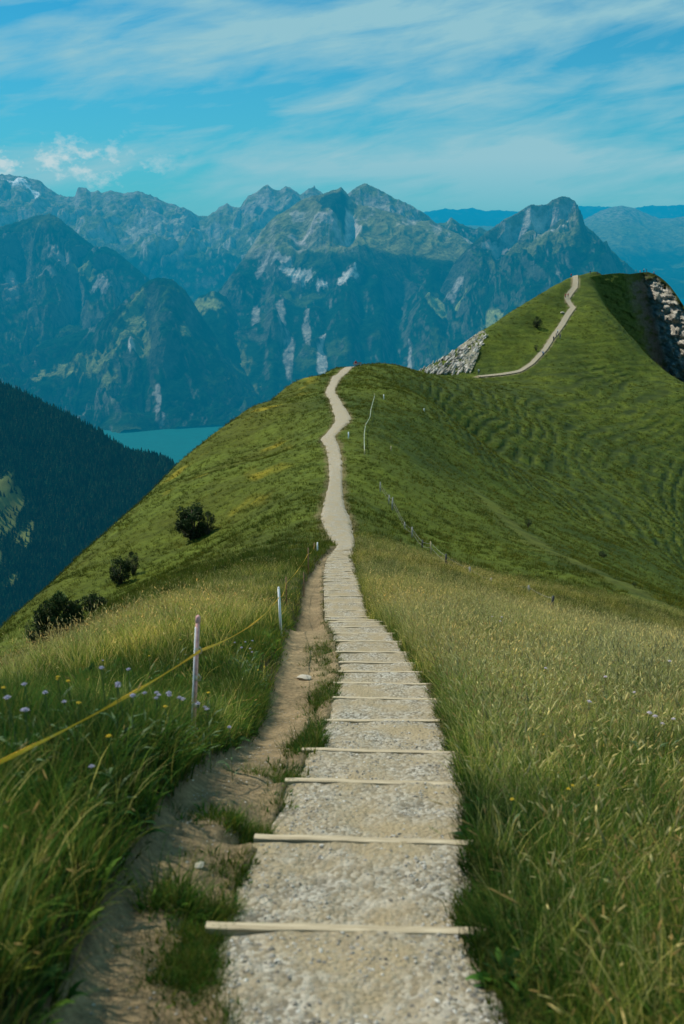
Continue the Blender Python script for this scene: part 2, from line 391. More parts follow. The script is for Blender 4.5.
# ================================================================ trail surface
def f_gravel(n):
    p = pos(n); a = n.noise(p, 2.2, 6, .65); v = n('TexVoronoi', i_Scale=38.0); n.l(p, v.inputs['Vector'])
    v2 = n('TexVoronoi', i_Scale=95.0); n.l(p, v2.inputs['Vector'])
    bw = n('RGBToBW'); n.l(v.outputs['Color'], bw.inputs[0])
    c = n.mix(n.ramp(bw.outputs[0], .25, .8), (.17, .15, .11), (.46, .43, .36))
    c = n.mix(n.ramp(a, .38, .62), c, n.mix(n.ramp(n.noise(p, 60, 3), .3, .7), (.25, .20, .12), (.39, .32, .20)))
    h = n.math('ADD', n.math('MULTIPLY', v.outputs['Distance'], -.012), n.math('MULTIPLY', n.noise(p, 30, 5, .7), .02))
    return c, bump(n, h, 1.0, .9)
M_gravel = mat('trail_gravel', f_gravel, spec=.15)
def f_wood(n):
    t = n('TexCoord'); v = n('VectorMath', operation='MULTIPLY'); n.l(t.outputs['Object'], v.inputs[0]); v.inputs[1].default_value = (2, 30, 30)
    a = n.noise(v.outputs[0], 2.0, 6, .65, .6)
    return n.mix(n.ramp(a, .3, .7), (.27, .215, .135), (.56, .48, .34)), bump(n, a, .01, .6)
M_board = mat('weathered_board', f_wood, spec=.15)

def zt(y): return float(base_z(np.array([path_x(y)]), np.array([y]))[0])
ord_ = ['first', 'second', 'third', 'fourth', 'fifth', 'sixth', 'seventh', 'eighth', 'ninth', 'tenth', 'eleventh', 'twelfth', 'thirteenth', 'fourteenth', 'fifteenth', 'sixteenth', 'seventeenth', 'eighteenth', 'nineteenth', 'twentieth']
TV, TF = [], []
nb = 0
TREAD = []
for i, y1 in enumerate(stepY):
    y0 = stepY[i - 1] if i else -3.0
    z1 = zt(y1) if y1 > 3 else -1.62 - .32 * y1
    zprev = (zt(y0) if y0 > 3 else -1.62 - .32 * y0)
    rise = min(.22, .72 * (zprev - z1))
    z0 = zprev - rise if i else z1 + .2
    TREAD.append((y0, y1, z0, z1))
    # tread sheet
    ny, nx = (26, 44) if y1 < 14 else (7, 14)
    ys = np.linspace(y0 - .02 if i else y0, y1 - .02, ny); base = len(TV)
    for y in ys:
        f = (y - y0) / (y1 - y0); xc = path_x(y); h = path_h(y) + .02
        for x in np.linspace(xc - h, xc + h, nx):
            e = abs(x - xc) / h
            z = z0 + (z1 + .006 - z0) * f + .022 * float(perlin(x * 3, y * 3, 3)) + .009 * float(perlin(x * 11, y * 11, 5)) - .10 * max(0, e - .82) ** 1.2 * 2.0 - .025 * (1 - e) * math.sin(f * PI)
            TV.append((x, y, z))
    TF += [tuple(base + k for k in f) for f in gridfaces(ny, nx).tolist()]
    # board
    xc, h = path_x(y1), path_h(y1)
    if y1 < 3: lab = None
    w = (2 * h + (.03 if i % 3 else .10)); rz = math.radians(-1.8 if i % 2 else -3.0) if y1 < 9 else random.uniform(-.03, .05)
    mb = MB(); nn = 14
    for (yy, zz) in ((0, 0),):
        V_, F_ = [], []
        for k in range(nn + 1):
            x = (-.5 + k / nn) * w; wob = .0015 * math.sin(k * .9 + i) + .001 * math.sin(k * 4.1 + i * 2); t = .024
            for (a, b) in ((-t, -.22), (-t, -.003), (-t * .92, 0), (t * .92, 0), (t, -.003), (t, -.22)):
                V_.append((x, a + wob, b + wob * .8))
        for k in range(nn):
            for q in range(6): F_.append((k * 6 + q, k * 6 + (q + 1) % 6, (k + 1) * 6 + (q + 1) % 6, (k + 1) * 6 + q))
        F_ += [tuple(range(6)), tuple(nn * 6 + q for q in range(6))[::-1]]
        mb.add(V_, F_)
    if y1 > 3.2:
        o = mb.build('wooden_step', [M_board], loc=(xc, y1, z1 + .012), rot=(0, math.radians(random.uniform(-.6, .6) + .5), rz), smooth=False)
        if nb < 20: L = f'{ord_[nb]} wooden step board up from the bottom of the photo, set across the gravel trail'
        else: L = 'narrow distant wooden step board across the lower flight of the trail'
        tag(o, L, 'step', 'wooden boards edging the trail steps'); nb += 1
# trail beyond the stairs
def strip(Yl, dz, wextra=0):
    base = len(TV); nx = 11
    for y in Yl:
        xc, h = path_x(y), path_h(y) + wextra
        e = .22 * h * float(fbm(y * .7, 3.3, 3, 8)); f = .22 * h * float(fbm(y * .7, 9.3, 3, 8))
        xs = np.linspace(xc - h + e, xc + h + f, nx); zs = base_z(xs, np.full(nx, y)) + dz
        zs[0] -= .1; zs[-1] -= .1
        for x, z in zip(xs, zs): TV.append((x, y, z))
    TF.extend([tuple(base + k for k in f) for f in gridfaces(len(Yl), nx).tolist()])
strip(np.concatenate([np.arange(stepY[-1] + .03, 120, .5), np.arange(120, 238, 1.0)]), .03)
# far summit trail
Pn = [FPW[0]]
for a, b in zip(FPW[:-1], FPW[1:]):
    for t in np.linspace(0, 1, 9)[1:]: Pn.append(a + (b - a) * t)
Pn = np.array(Pn); base = len(TV)
for i, p in enumerate(Pn):
    d = Pn[min(i + 2, len(Pn) - 1)] - Pn[max(i - 2, 0)]; d[2] = 0; d /= np.linalg.norm(d); nrm = np.array([d[1], -d[0]])
    hw = .95 if i > 40 else .75
    for s in (-1, -.33, .33, 1):
        x, y = p[0] + nrm[0] * s * hw, p[1] + nrm[1] * s * hw
        TV.append((x, y, float(base_z(np.array([x]), np.array([y]))[0]) + .28))
TF += [tuple(base + k for k in f) for f in gridfaces(len(Pn), 4).tolist()]
me = npmesh('gravel_path', np.array(TV), np.array(TF), [M_gravel])
o = link(bpy.data.objects.new('path', me)); tag(o, 'pale gravel hiking path along the ridge', kind='structure')
# ================================================================ mountains across the lake
FOREST = np.array([.006, .024, .012]); ALP = np.array([.105, .120, .045]); ROCK = np.array([.30, .275, .24]); SCREE = np.array([.30, .29, .27]); SNOW = np.array([.85, .86, .88])
def lerpline(L, s):
    L = sorted(L); P = np.array([[a[0], a[1], a[2]] for a in L])
    return np.interp(s, P[:, 0], P[:, 1]), np.interp(s, P[:, 0], P[:, 2])
def sheet(name, lines, s0, s1, ns, nt, amp, lam, seed, treeline, crestjag=1.0, feats=(), patches=(), alp=.5, label=None, gul=.6, rockiness=.5, back=1.0, post=None):
    """lines: crest first, then lower sight lines [(px,py,Y)..]; feats: (s, t0, t1, amp, width) spurs and gullies"""
    s = np.linspace(s0, s1, ns); K = len(lines)
    rows = []
    for L in lines:
        py, Y = lerpline(L, s); a = (s - CX) / FPX; b = (CY - py) / FPX
        t = Y / (math.cos(PITCH) + b * math.sin(PITCH))
        rows.append(np.stack([a * t, Y, t * (b * math.cos(PITCH) - math.sin(PITCH))], -1))
    rows = np.array(rows)
    # a back slope behind the crest
    bk = rows[0].copy(); d = 1800 * back; bk[:, 1] += d; bk[:, 0] *= (bk[:, 1] / rows[0][:, 1]); bk[:, 2] -= d * .75
    tb = np.linspace(0, 1, max(6, nt // 8))[:-1]; tf = np.linspace(0, K - 1, nt)
    P = [bk * (1 - q) + rows[0] * q for q in tb] + [rows[min(int(q), K - 2)] * (1 - (q - min(int(q), K - 2))) + rows[min(int(q), K - 2) + 1] * (q - min(int(q), K - 2)) for q in tf]
    P = np.array(P); T = np.concatenate([tb - 1, tf / (K - 1)])[:, None] * np.ones((1, ns)); S = s[None] * np.ones((len(P), 1))
    X, Y, Z = P[..., 0].copy(), P[..., 1].copy(), P[..., 2].copy()
    env = sst(0.0, .16, np.abs(T)) * .94 + .06 * crestjag
    wx = X + lam * .35 * fbm(X / lam, Y / lam, 4, seed + 50); wy = Y + lam * .35 * fbm(X / lam, Y / lam, 4, seed + 60)
    r = ridged(wx / lam, wy / (lam * 1.25), 7, seed, .52)
    gl = ridged(wx / (lam * .33), wy / (lam * 1.6), 5, seed + 7, .55)
    end = sst(1.02, .86, T)
    dz = amp * .62 * ((r - .55) * 1.5 + gul * .8 * (gl - .55))
    Sw = S + 9 * fbm(T * 4 + S / 60, S / 40, 3, seed + 5)
    for (fs, t0, t1, fa, fw) in feats:
        if t0 > .4: fa = fa * .55
        w = np.exp(-((np.where(t0 > .3, Sw, S) - fs) / fw) ** 2) * sst(t0 - .03, t0 + .04, T) * sst(t1 + .04, t1 - .03, T); dz = dz + fa * w
    Z = Z + crestjag * 20 * (ridged(S / 9, T * 6, 4, seed + 3) - .55) * np.exp(-np.abs(T) / .07)
    if len(lines) > 1: Z = Z + dz * env * (.25 + .75 * end)
    # slope and curvature drive the cover
    gy, gx = np.gradient(Z); ly, _ = np.gradient(Y); _, lx = np.gradient(X)
    sx = gx / np.maximum(np.abs(lx), 1); sy = gy / np.maximum(np.hypot(ly, gy * 0) , 1)
    slope = np.hypot(sx, sy); 
    gcol = fbm(X / 260, Y / 260, 5, seed + 80); g2 = fbm(X / 900, Y / 900, 4, seed + 90); g3 = fbm(X / 90, Y / 160, 4, seed + 95)
    tl = sst(treeline - 130, treeline + 130, Z + 170 * gcol)
    c = mixc(np.broadcast_to(FOREST, (*X.shape, 3)), ALP, tl)
    c = mixc(c, ALP * np.array([.8, 1.0, .7]), alp * sst(.18, .42, g2 + .4 * gcol) * (1 - sst(.9, 1.3, slope)))
    rk = sst(1.15, 2.0, slope + 1.0 * g3 + .4 * gcol) * (rockiness * (.35 + .65 * tl))
    c = mixc(c, ROCK, np.clip(rk, 0, 1))
    hi = sst(treeline + 350, treeline + 700, Z + 150 * g3); c = mixc(c, ROCK * .8, .75 * hi * sst(-.4, .3, g3 + .4 * gcol))
    fl_ = fbm(X / 55 + .4 * g3, Z / 130, 5, seed + 41); lowm = fbm(X / 700, Z / 500, 3, seed + 43)
    c = mixc(c, SCREE * .8, np.clip(.85 * sst(.26, .44, fl_ + .25 * g3) * sst(-.02, .3, lowm) * rockiness * 1.1, 0, 1))
    fm_ = fbm(X / 170, Z / 95, 5, seed + 47); c = mixc(c, ALP * .9, .8 * alp * sst(.2, .36, fm_) * sst(.05, -.3, lowm))
    c = mixc(c, c * .55, .7 * sst(.1, .4, fbm(X / 140, Z / 260, 4, seed + 49)) * tl)
    for (ps, pt_, rs, rt, cc, k, an) in patches:
        ca, sa = math.cos(an), math.sin(an); u = (S - ps) / rs; v = (T - pt_) / rt
        uu_ = ca * u + sa * v * 1; vv = -sa * u + ca * v
        m = sst(1.1, .6, np.hypot(uu_, vv) + 1.0 * fbm(X / 150, Z / 150, 5, seed + 33) + .9 * fbm(X / 45, Z / 60, 4, seed + 37))
        c = mixc(c, cc, k * m)
    if post is not None: c = post(S, T, c, fbm(X / 240, Z / 160, 5, 301), fbm(X / 70, Z / 60, 4, 302))
    V = np.stack([X, Y, Z], -1).reshape(-1, 3)
    o = bpy.data.objects.new(name, npmesh(name, V, gridfaces(len(P), ns), [M_mountain], col=c.reshape(-1, 3)))
    link(o); tag(o, label, kind='structure'); return o
def ts(py, ptop, pbot): return (py - ptop) / (pbot - ptop)
NM = 'mountain'
# far blue ranges, right
sheet('far_hills', [[(380, 216, 42e3), (430, 211, 42e3), (445, 208.5, 42e3), (458, 210, 42e3), (470, 207.5, 42e3), (485, 210.5, 42e3), (500, 210, 42e3), (540, 213, 42e3), (580, 206, 42e3), (600, 206, 42e3), (630, 209, 42e3), (650, 205, 42e3), (668, 206, 42e3), (700, 203, 42e3), (800, 206, 42e3)],
                     [(380, 240, 33e3), (800, 240, 33e3)]], 380, 800, 260, 30, 260, 3000, 5, 9e9, crestjag=2.5, label='pale blue far hills on the horizon')
sheet('background_hills', [[(400, 235, 25e3), (430, 224, 25e3), (480, 226, 25e3), (560, 228, 25e3), (585, 219, 24e3), (600, 211, 24e3), (612, 207, 24e3), (622, 205, 24e3), (634, 208, 24e3), (645, 213, 24e3), (660, 219, 24e3), (690, 216, 24e3), (800, 222, 24e3)],
                      [(400, 300, 16e3), (800, 300, 16e3)]], 400, 800, 300, 110, 330, 2600, 8, -520, alp=.7, gul=.3, rockiness=.15, label='hazy green mountain behind the summit on the right')
# back range, left
sheet(NM, [[(-120, 188, 18e3), (-60, 178, 18e3), (0, 174, 18e3), (12, 174, 18e3), (20, 176, 18e3), (30, 179, 18e3), (40, 181, 18e3), (50, 190, 18e3), (60, 195, 18e3), (70, 197, 18e3), (75, 197, 18e3), (78, 188, 18e3), (86, 188, 18e3), (91, 193, 18e3), (97, 191, 18e3), (103, 194, 18e3), (110, 191, 18e3), (120, 192, 18e3), (138, 190, 18e3), (152, 196, 18e3), (170, 204, 18e3), (182, 208, 18e3), (196, 215, 18e3),
            (208, 216, 18e3), (220, 208, 17.5e3), (227, 202, 17.5e3), (233, 207, 17.5e3), (240, 206, 17.2e3), (248, 195, 17e3), (256, 190, 17e3), (264, 186, 17e3), (268, 184, 17e3), (274, 189, 17e3), (280, 189, 17e3), (286, 184, 17e3), (292, 188, 17e3), (300, 194, 17e3), (307, 191, 17e3), (313, 187, 17e3), (320, 192, 17e3), (326, 195, 17e3), (360, 215, 17e3)],
           [(-120, 250, 15.2e3), (100, 240, 15.2e3), (200, 250, 15e3), (360, 255, 15e3)],
           [(-120, 400, 12.3e3), (360, 400, 12.3e3)]], -120, 360, 620, 260, 560, 1500, 12, -420, alp=.7, rockiness=1.0, crestjag=1.6,
      patches=[(18, .07, 9, .025, SNOW, 1.0, .3), (24, .05, 6, .02, SNOW, 1.0, 0), (38, .1, 7, .015, SNOW, .9, .2), (30, .075, 10, .012, SNOW, .9, .2), (8, .05, 6, .01, SNOW, .9, 0), (262, .13, 22, .1, SCREE * .8, .8, .4), (60, .16, 60, .06, ALP * 1.2, .8, 0), (170, .3, 30, .06, SCREE, .6, .6), (140, .36, 16, .06, SCREE, .7, .5)],
      label='rugged rocky mountain range with small snow patches at the far left')
# summit ridge behind the central peak
sheet(NM, [[(325, 215, 13.6e3), (340, 200, 13.6e3), (352, 190, 13.6e3), (360, 185, 13.6e3), (366, 184, 13.6e3), (378, 189, 13.6e3), (395, 198, 13.6e3), (410, 205, 13.6e3), (425, 213, 13.6e3), (437, 223, 13.6e3), (445, 222, 13.6e3), (451, 217, 13.4e3), (460, 223, 13.4e3), (475, 229, 13.4e3), (520, 240, 13.4e3)],
           [(325, 262, 11.9e3), (520, 262, 11.9e3)]], 325, 520, 260, 90, 260, 700, 17, -50, rockiness=1.0, crestjag=1.0, label='grey rocky summit ridge right behind the central peak',
      patches=[(385, .35, 40, .35, SCREE * .75, .8, .5)])
# central massif
def post_c(S, T, c, a, b):
    up = sst(.345, .315, T + .05 * a) * sst(268, 284, S + 8 * a)
    c = mixc(c, np.array([.15, .155, .07]), .75 * up * (.75 + .5 * b)); c = mixc(c, (.34, .32, .29), up * .7 * sst(.1, .35, a + .6 * b) * sst(.2, .06, T))
    c = mixc(c, (.34, .31, .29), .9 * sst(.03, .0, np.abs(T - .215 - (S - 315) * .0006) - .008 + .05 * b) * sst(284, 292, S) * sst(352, 342, S))
    c = mixc(c, (.010, .030, .028), .95 * sst(0, 3, S - 316 - 20 * T + 8 * b) * sst(347 + 3, 345, S) * sst(.01, .03, T) * sst(.20, .17, T + .04 * b))  # shaded cirque face, its shadow painted dark into the colour
    c = mixc(c, (.42, .39, .36), .95 * sst(.0, 2, S - 346 + 12 * T + 3 * b) * sst(2, 0, S - 349 - 55 * T + 3 * b) * sst(.05, .08, T) * sst(.24, .2, T + .05 * b))
    c = mixc(c, (.010, .034, .018), .6 * sst(.33, .36, T + .05 * a) * sst(.52, .42, T) * sst(300, 330, S))
    return c
c_crest = [(150, 372, 11e3), (180, 335, 11e3), (205, 305, 11.2e3), (222, 287, 11.3e3), (240, 263, 11.5e3), (252, 246, 11.7e3), (262, 230, 11.9e3), (275, 216, 12e3), (290, 208, 12e3), (300, 201, 12e3), (312, 196, 12e3), (322, 195, 12e3), (330, 191, 12e3), (337, 189, 12e3), (341, 187, 12e3), (346, 192, 12e3), (350, 198, 12e3), (357, 205, 12e3), (370, 206, 12e3), (385, 211, 12e3), (400, 214, 12e3), (412, 222, 12e3), (430, 220, 12e3), (445, 228, 12e3), (462, 236, 12e3), (500, 260, 12e3), (600, 300, 12e3)]
sheet(NM, [c_crest,
           [(150, 400, 9.8e3), (205, 330, 10.3e3), (240, 285, 10.9e3), (275, 244, 11.3e3), (300, 243, 11.2e3), (345, 248, 11.1e3), (400, 252, 11.1e3), (440, 252, 11.1e3), (500, 272, 11e3), (600, 320, 11e3)],
           [(150, 415, 9.5e3), (205, 350, 10e3), (240, 305, 10.6e3), (275, 274, 10.95e3), (300, 282, 10.8e3), (345, 290, 10.75e3), (400, 288, 10.8e3), (440, 280, 10.8e3), (500, 300, 10.7e3), (600, 340, 10.6e3)],
           [(150, 428, 8e3), (240, 421, 8.3e3), (600, 425, 8.3e3)]], 150, 600, 640, 400, 270, 1000, 23, -330, alp=.4, rockiness=.5, crestjag=.7, gul=.25,
      feats=[(330, .02, .25, 90, 8), (348, .03, .28, -200, 8), (300, .06, .28, -120, 9), (318, .04, .26, 120, 7), (280, .2, .6, 40, 12), (262, .2, .7, -60, 9), (385, .03, .2, 90, 9), (300, .6, .95, -90, 9), (325, .55, .95, -80, 8), (350, .5, .95, 190, 12), (275, .65, .97, 160, 9), (400, .55, .95, -190, 10), (378, .6, .95, 140, 8), (430, .5, .9, 160, 12)],
      patches=[(352, .2, 8, .14, SCREE * 1.25, .95, .1), (334, .18, 14, .15, ROCK * .22, 1.0, .3), (375, .24, 75, .1, ALP * 1.15, .95, 0), (310, .29, 28, .04, SCREE * .8, .8, -.1), (410, .12, 20, .08, ALP * .9, .7, 0),  # the darkened rock patch paints shade on the cirque face
               (300, .53, 18, .06, SCREE * 1.4, .95, .1), (320, .60, 8, .045, SCREE * 1.7, 1.0, 0), (345, .60, 11, .05, SCREE * 1.5, 1.0, 0), (286, .45, 12, .05, SCREE * 1.1, .9, .3), (264, .3, 8, .08, SCREE * .8, .8, .5), (275, .40, 8, .05, SCREE * .9, .8, .3),
               (281, .76, 5, .05, SCREE * .9, .7, -.5), (289, .85, 5, .05, SCREE * .9, .7, .5), (306, .80, 4, .05, SCREE * .9, .7, -.6), (322, .87, 5, .05, SCREE * 1.2, .9, .2), (325, .93, 3, .05, SCREE * 1.2, .9, 0), (403, .92, 7, .045, SCREE * 1.2, .9, 0), (410, .84, 2.5, .05, SCREE, .9, 0),
               (238, .85, 12, .04, ALP, .8, .1), (250, .93, 8, .03, ALP, .8, .1), (437, .76, 10, .02, ALP * 2.2, .9, 0), (255, .72, 5, .05, SCREE * .8, .8, .3)],
      post=post_c, label='large central mountain with pale cliffs and dark forested face')
# cliff-topped peak to the right
r_crest = [(440, 290, 10.6e3), (455, 262, 10.6e3), (470, 246, 10.6e3), (485, 233, 10.6e3), (495, 226, 10.6e3), (505, 219, 10.6e3), (515, 214, 10.6e3), (526, 207, 10.6e3), (531, 204, 10.6e3), (538, 205, 10.6e3), (546, 204, 10.6e3), (552, 200, 10.6e3), (560, 197, 10.6e3), (568, 197, 10.6e3), (575, 201, 10.6e3), (578, 208, 10.6e3), (581, 219, 10.6e3), (586, 226, 10.6e3), (595, 233, 10.6e3), (605, 243, 10.6e3), (618, 256, 10.6e3), (632, 269, 10.6e3), (650, 285, 10.6e3), (700, 330, 10.6e3)]
sheet(NM, [r_crest,
           [(440, 302, 10.5e3), (470, 256, 10.52e3), (495, 242, 10.52e3), (526, 229, 10.5e3), (560, 222, 10.5e3), (575, 222, 10.5e3), (595, 245, 10.4e3), (632, 275, 10.4e3), (700, 334, 10.4e3)],
           [(440, 330, 10e3), (480, 285, 10e3), (530, 262, 9.9e3), (560, 258, 9.8e3), (600, 275, 9.8e3), (700, 350, 9.8e3)],
           [(440, 424, 8e3), (700, 424, 8e3)]], 440, 700, 460, 300, 230, 650, 41, -120, alp=.6, rockiness=.5, crestjag=.7, gul=.8,
      feats=[(579, .0, .5, 100, 6), (565, .05, .3, -60, 5), (545, .03, .3, -70, 5), (530, .03, .33, 60, 4), (515, .02, .33, -60, 5), (600, .3, .9, 130, 14), (500, .2, .6, -110, 8)],
      patches=[(535, .2, 46, .14, SCREE * 1.15, .95, 0), (500, .26, 26, .1, SCREE * .9, .9, .2), (565, .14, 12, .12, SCREE * .95, .9, 0), (548, .42, 15, .07, SCREE * 1.5, .95, -.5), (540, .5, 45, .1, ALP, .8, 0), (585, .35, 12, .3, FOREST, .8, 0),
               (455, .45, 10, .1, SCREE, .8, .2), (463, .62, 10, .03, ALP * 2.0, .9, 0), (492, .75, 12, .03, ALP * 1.9, .9, 0)],
      label='steep cliff topped peak on the right across the lake')
# left foreground ranges above the lake
sheet(NM, [[(-120, 235, 12e3), (-40, 226, 12e3), (0, 227, 12e3), (20, 222, 12e3), (36, 216, 12e3), (50, 214, 12e3), (62, 221, 12e3), (76, 233, 12e3), (95, 247, 12e3), (108, 246, 11.9e3), (118, 252, 11.8e3), (135, 266, 11.6e3), (160, 288, 11.4e3), (190, 306, 11.2e3), (240, 350, 11e3)],
           [(-120, 300, 10.8e3), (60, 290, 10.8e3), (130, 310, 10.6e3), (240, 390, 10e3)],
           [(-120, 440, 7.7e3), (118, 437, 7.7e3), (240, 422, 8.1e3)]], -120, 240, 520, 300, 480, 1100, 53, 0, alp=.35, rockiness=.6, crestjag=1.2, gul=.8,
      feats=[(50, .05, .6, 160, 14), (80, .1, .6, -160, 12), (20, .1, .5, -120, 9), (110, .15, .6, 150, 10)],
      patches=[(18, .3, 12, .07, SCREE * .8, .9, .5), (60, .25, 14, .05, SCREE * .7, .8, -.4), (100, .33, 8, .06, SCREE * .8, .9, .3), (112, .4, 9, .05, SCREE * .8, .8, .2), (45, .45, 14, .04, SCREE * .7, .7, .2), (85, .27, 16, .03, ALP * 1.3, .9, .1), (10, .5, 10, .05, SCREE * .6, .8, .2)],
      label='dark mountain flank with pale rock faces above the left side of the lake')
sheet(NM, [[(-120, 380, 10e3), (-20, 350, 10e3), (20, 345, 9.8e3), (60, 338, 9.6e3), (95, 326, 9.5e3), (115, 308, 9.5e3), (132, 295, 9.5e3), (148, 281, 9.5e3), (158, 278, 9.5e3), (172, 279, 9.5e3), (186, 291, 9.5e3), (198, 310, 9.5e3), (215, 335, 9.4e3), (240, 375, 9.2e3), (270, 400, 9e3)],
           [(-120, 440, 7.7e3), (118, 437, 7.7e3), (170, 430, 7.85e3), (270, 420, 8.1e3)]], -120, 270, 480, 240, 300, 850, 61, 500, alp=.3, rockiness=.35, crestjag=.6, gul=.6,
      feats=[(165, .0, .6, 120, 14), (145, .1, .8, -90, 9)],
      patches=[(135, .13, 12, .12, ALP * 1.5, .9, .4), (120, .27, 14, .06, ALP * 1.2, .9, 0), (140, .34, 14, .1, ALP * 1.2, .8, .3), (90, .40, 26, .07, ALP * 1.35, .9, 0), (50, .42, 26, .07, ALP * 1.3, .85, -.3), (30, .55, 12, .03, ALP * 1.3, .9, 0), (108, .55, 10, .05, ALP * 1.2, .8, .3),
               (130, .42, 4, .05, SCREE * 1.2, .9, -.4), (158, .82, 4, .12, SCREE * .8, .9, -.15), (163, .93, 4, .04, SCREE * .9, .9, 0), (62, .3, 7, .03, ALP * 1.6, .8, 0), (185, .35, 6, .06, ALP * 1.4, .8, .4)],
      label='forested knoll with small pastures above the lake')
sheet(NM, [[(170, 345, 10.3e3), (185, 312, 10.3e3), (200, 296, 10.4e3), (214, 290, 10.5e3), (226, 296, 10.5e3), (240, 320, 10.5e3), (260, 350, 10.4e3)],
           [(170, 428, 7.9e3), (260, 421, 8.2e3)]], 170, 260, 140, 120, 90, 700, 67, 500, alp=.5, rockiness=.3, patches=[(207, .1, 12, .08, ALP * 1.6, .95, .3), (200, .04, 9, .04, ALP * 1.4, .9, 0)], label='small green pasture shoulder in the valley')
# dark forest flank nearer, left
fl = [[(-260, 250, 3300), (-120, 320, 3200), (0, 382, 3000), (25, 393, 2980), (50, 405, 2950), (75, 418, 2920), (100, 432, 2880), (118, 444, 2860), (132, 452, 2840), (150, 453, 2800), (170, 460, 2760), (190, 476, 2700), (230, 520, 2650), (330, 640, 2600)],
      [(-260, 700, 2300), (0, 650, 2300), (200, 640, 2300), (330, 700, 2300)], [(-260, 900, 2000), (330, 900, 2000)]]
def f_forest(n):
    p = pos(n); a = n.noise(p, .02, 5, .6)
    return n.mix(1.0, vcol(n), n.mix(n.ramp(a, .3, .7), (.6, .6, .6), (1.4, 1.4, 1.4)), 'MULTIPLY')
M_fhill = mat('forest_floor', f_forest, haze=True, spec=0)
fo = sheet('forest_hill', fl, -260, 330, 300, 160, 55, 420, 71, 9e9, crestjag=.15, alp=0, rockiness=0, gul=.5, back=.3, patches=[(4, .26, 24, .07, np.array([.115, .135, .04]), 1.0, .25), (-10, .34, 20, .05, np.array([.115, .135, .04]), 1.0, .1)], label='steep dark forested slope at the left')
fo.data.materials.clear(); fo.data.materials.append(M_fhill)
# conifers covering it (nobody could count them)
me = fo.data; nv = len(me.vertices); co = np.empty(nv * 3, np.float32); me.vertices.foreach_get('co', co); co = co.reshape(-1, 300, 3)
cc = np.empty(nv * 4, np.float32); me.color_attributes['col'].data.foreach_get('color', cc); cc = cc.reshape(-1, 300, 4)
R_, C_ = co.shape[:2]; r0 = 19
NT = 52000
ri = RNG.uniform(r0, R_ - 60, NT); ci = RNG.uniform(70, C_ - 20, NT); a = ri.astype(int); b = ci.astype(int); fr = (ri - a)[:, None]; fc = (ci - b)[:, None]
Pp = co[a, b] * (1 - fr) * (1 - fc) + co[a + 1, b] * fr * (1 - fc) + co[a, b + 1] * (1 - fr) * fc + co[a + 1, b + 1] * fr * fc
keep = (cc[a, b, 0] < .06) | (RNG.uniform(0, 1, NT) < .10); Pp = Pp[keep]; NT = len(Pp)
h = RNG.uniform(9, 19, NT) * (.8 + .4 * np.abs(fbm(Pp[:, 0] / 120, Pp[:, 1] / 120, 3, 77))); w = h * RNG.uniform(.22, .34, NT)
ang = RNG.uniform(0, 2 * PI, NT)
VV = []; 
ring = 5
for lev, (zf, rf) in enumerate([(.08, 1.0), (.45, .35), (.42, .72), (.78, .12), (.70, .36)]):
    for k in range(ring):
        t = ang + 2 * PI * k / ring + lev * .6; jr = RNG.uniform(.75, 1.25, NT)
        VV.append(np.stack([Pp[:, 0] + w * rf * jr * np.cos(t), Pp[:, 1] + w * rf * jr * np.sin(t), Pp[:, 2] + h * zf - 1], -1))
VV.append(np.stack([Pp[:, 0], Pp[:, 1], Pp[:, 2] + h], -1))
VV = np.stack(VV, 1); nvp = VV.shape[1]
fs = []
for (lo, hi) in ((0, 5), (10, 15)):
    for k in range(5): fs += [(lo + k, lo + (k + 1) % 5, hi + (k + 1) % 5), (lo + k, hi + (k + 1) % 5, hi + k)]
for k in range(5): fs.append((20 + k, 20 + (k + 1) % 5, 25))
fs = np.array(fs); FF = (fs[None] + (np.arange(NT) * nvp)[:, None, None]).reshape(-1, 3)
tc = np.array([.013, .030, .014])[None] * RNG.uniform(.5, 1.9, (NT, 1)) * np.array([1.15, 1, .85]); tc[:, 0] *= RNG.uniform(.7, 1.6, NT)
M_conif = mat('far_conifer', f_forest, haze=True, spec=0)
o = bpy.data.objects.new('conifer_forest', npmesh('conifer_forest', VV.reshape(-1, 3), FF, [M_conif], smooth=False, col=np.repeat(tc, nvp, 0)))
link(o); tag(o, 'dense dark conifer forest covering the slope at the left', 'forest', kind='stuff')
# lake and valley floor
def f_lake(n):
    p = pos(n); a = n.noise(p, .02, 4, .6)
    return n.mix(n.ramp(a, .35, .65), (.001, .085, .075), (.001, .10, .09)), bump(n, a, 1.5, .1)
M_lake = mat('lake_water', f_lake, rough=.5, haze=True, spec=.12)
V = np.array([(-5e3, 3200, -1470), (5e3, 3200, -1470), (9e3, 13e3, -1470), (-9e3, 13e3, -1470)])
o = link(bpy.data.objects.new('lake', npmesh('lake', V, [(0, 1, 2, 3)], [M_lake]))); tag(o, 'teal lake far below between the mountains', kind='structure')
def f_valley(n):
    p = pos(n); a = n.noise(p, .0012, 6, .6); return n.mix(n.ramp(a, .4, .6), (.014, .034, .014), (.06, .08, .03))
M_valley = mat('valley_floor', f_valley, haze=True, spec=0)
V = np.array([(-9e4, -6e3, -1482), (9e4, -6e3, -1482), (9e4, 9e4, -1482), (-9e4, 9e4, -1482)])
o = link(bpy.data.objects.new('ground', npmesh('valley', V, [(0, 1, 2, 3)], [M_valley]))); tag(o, 'wide valley floor reaching to the horizon', kind='structure')
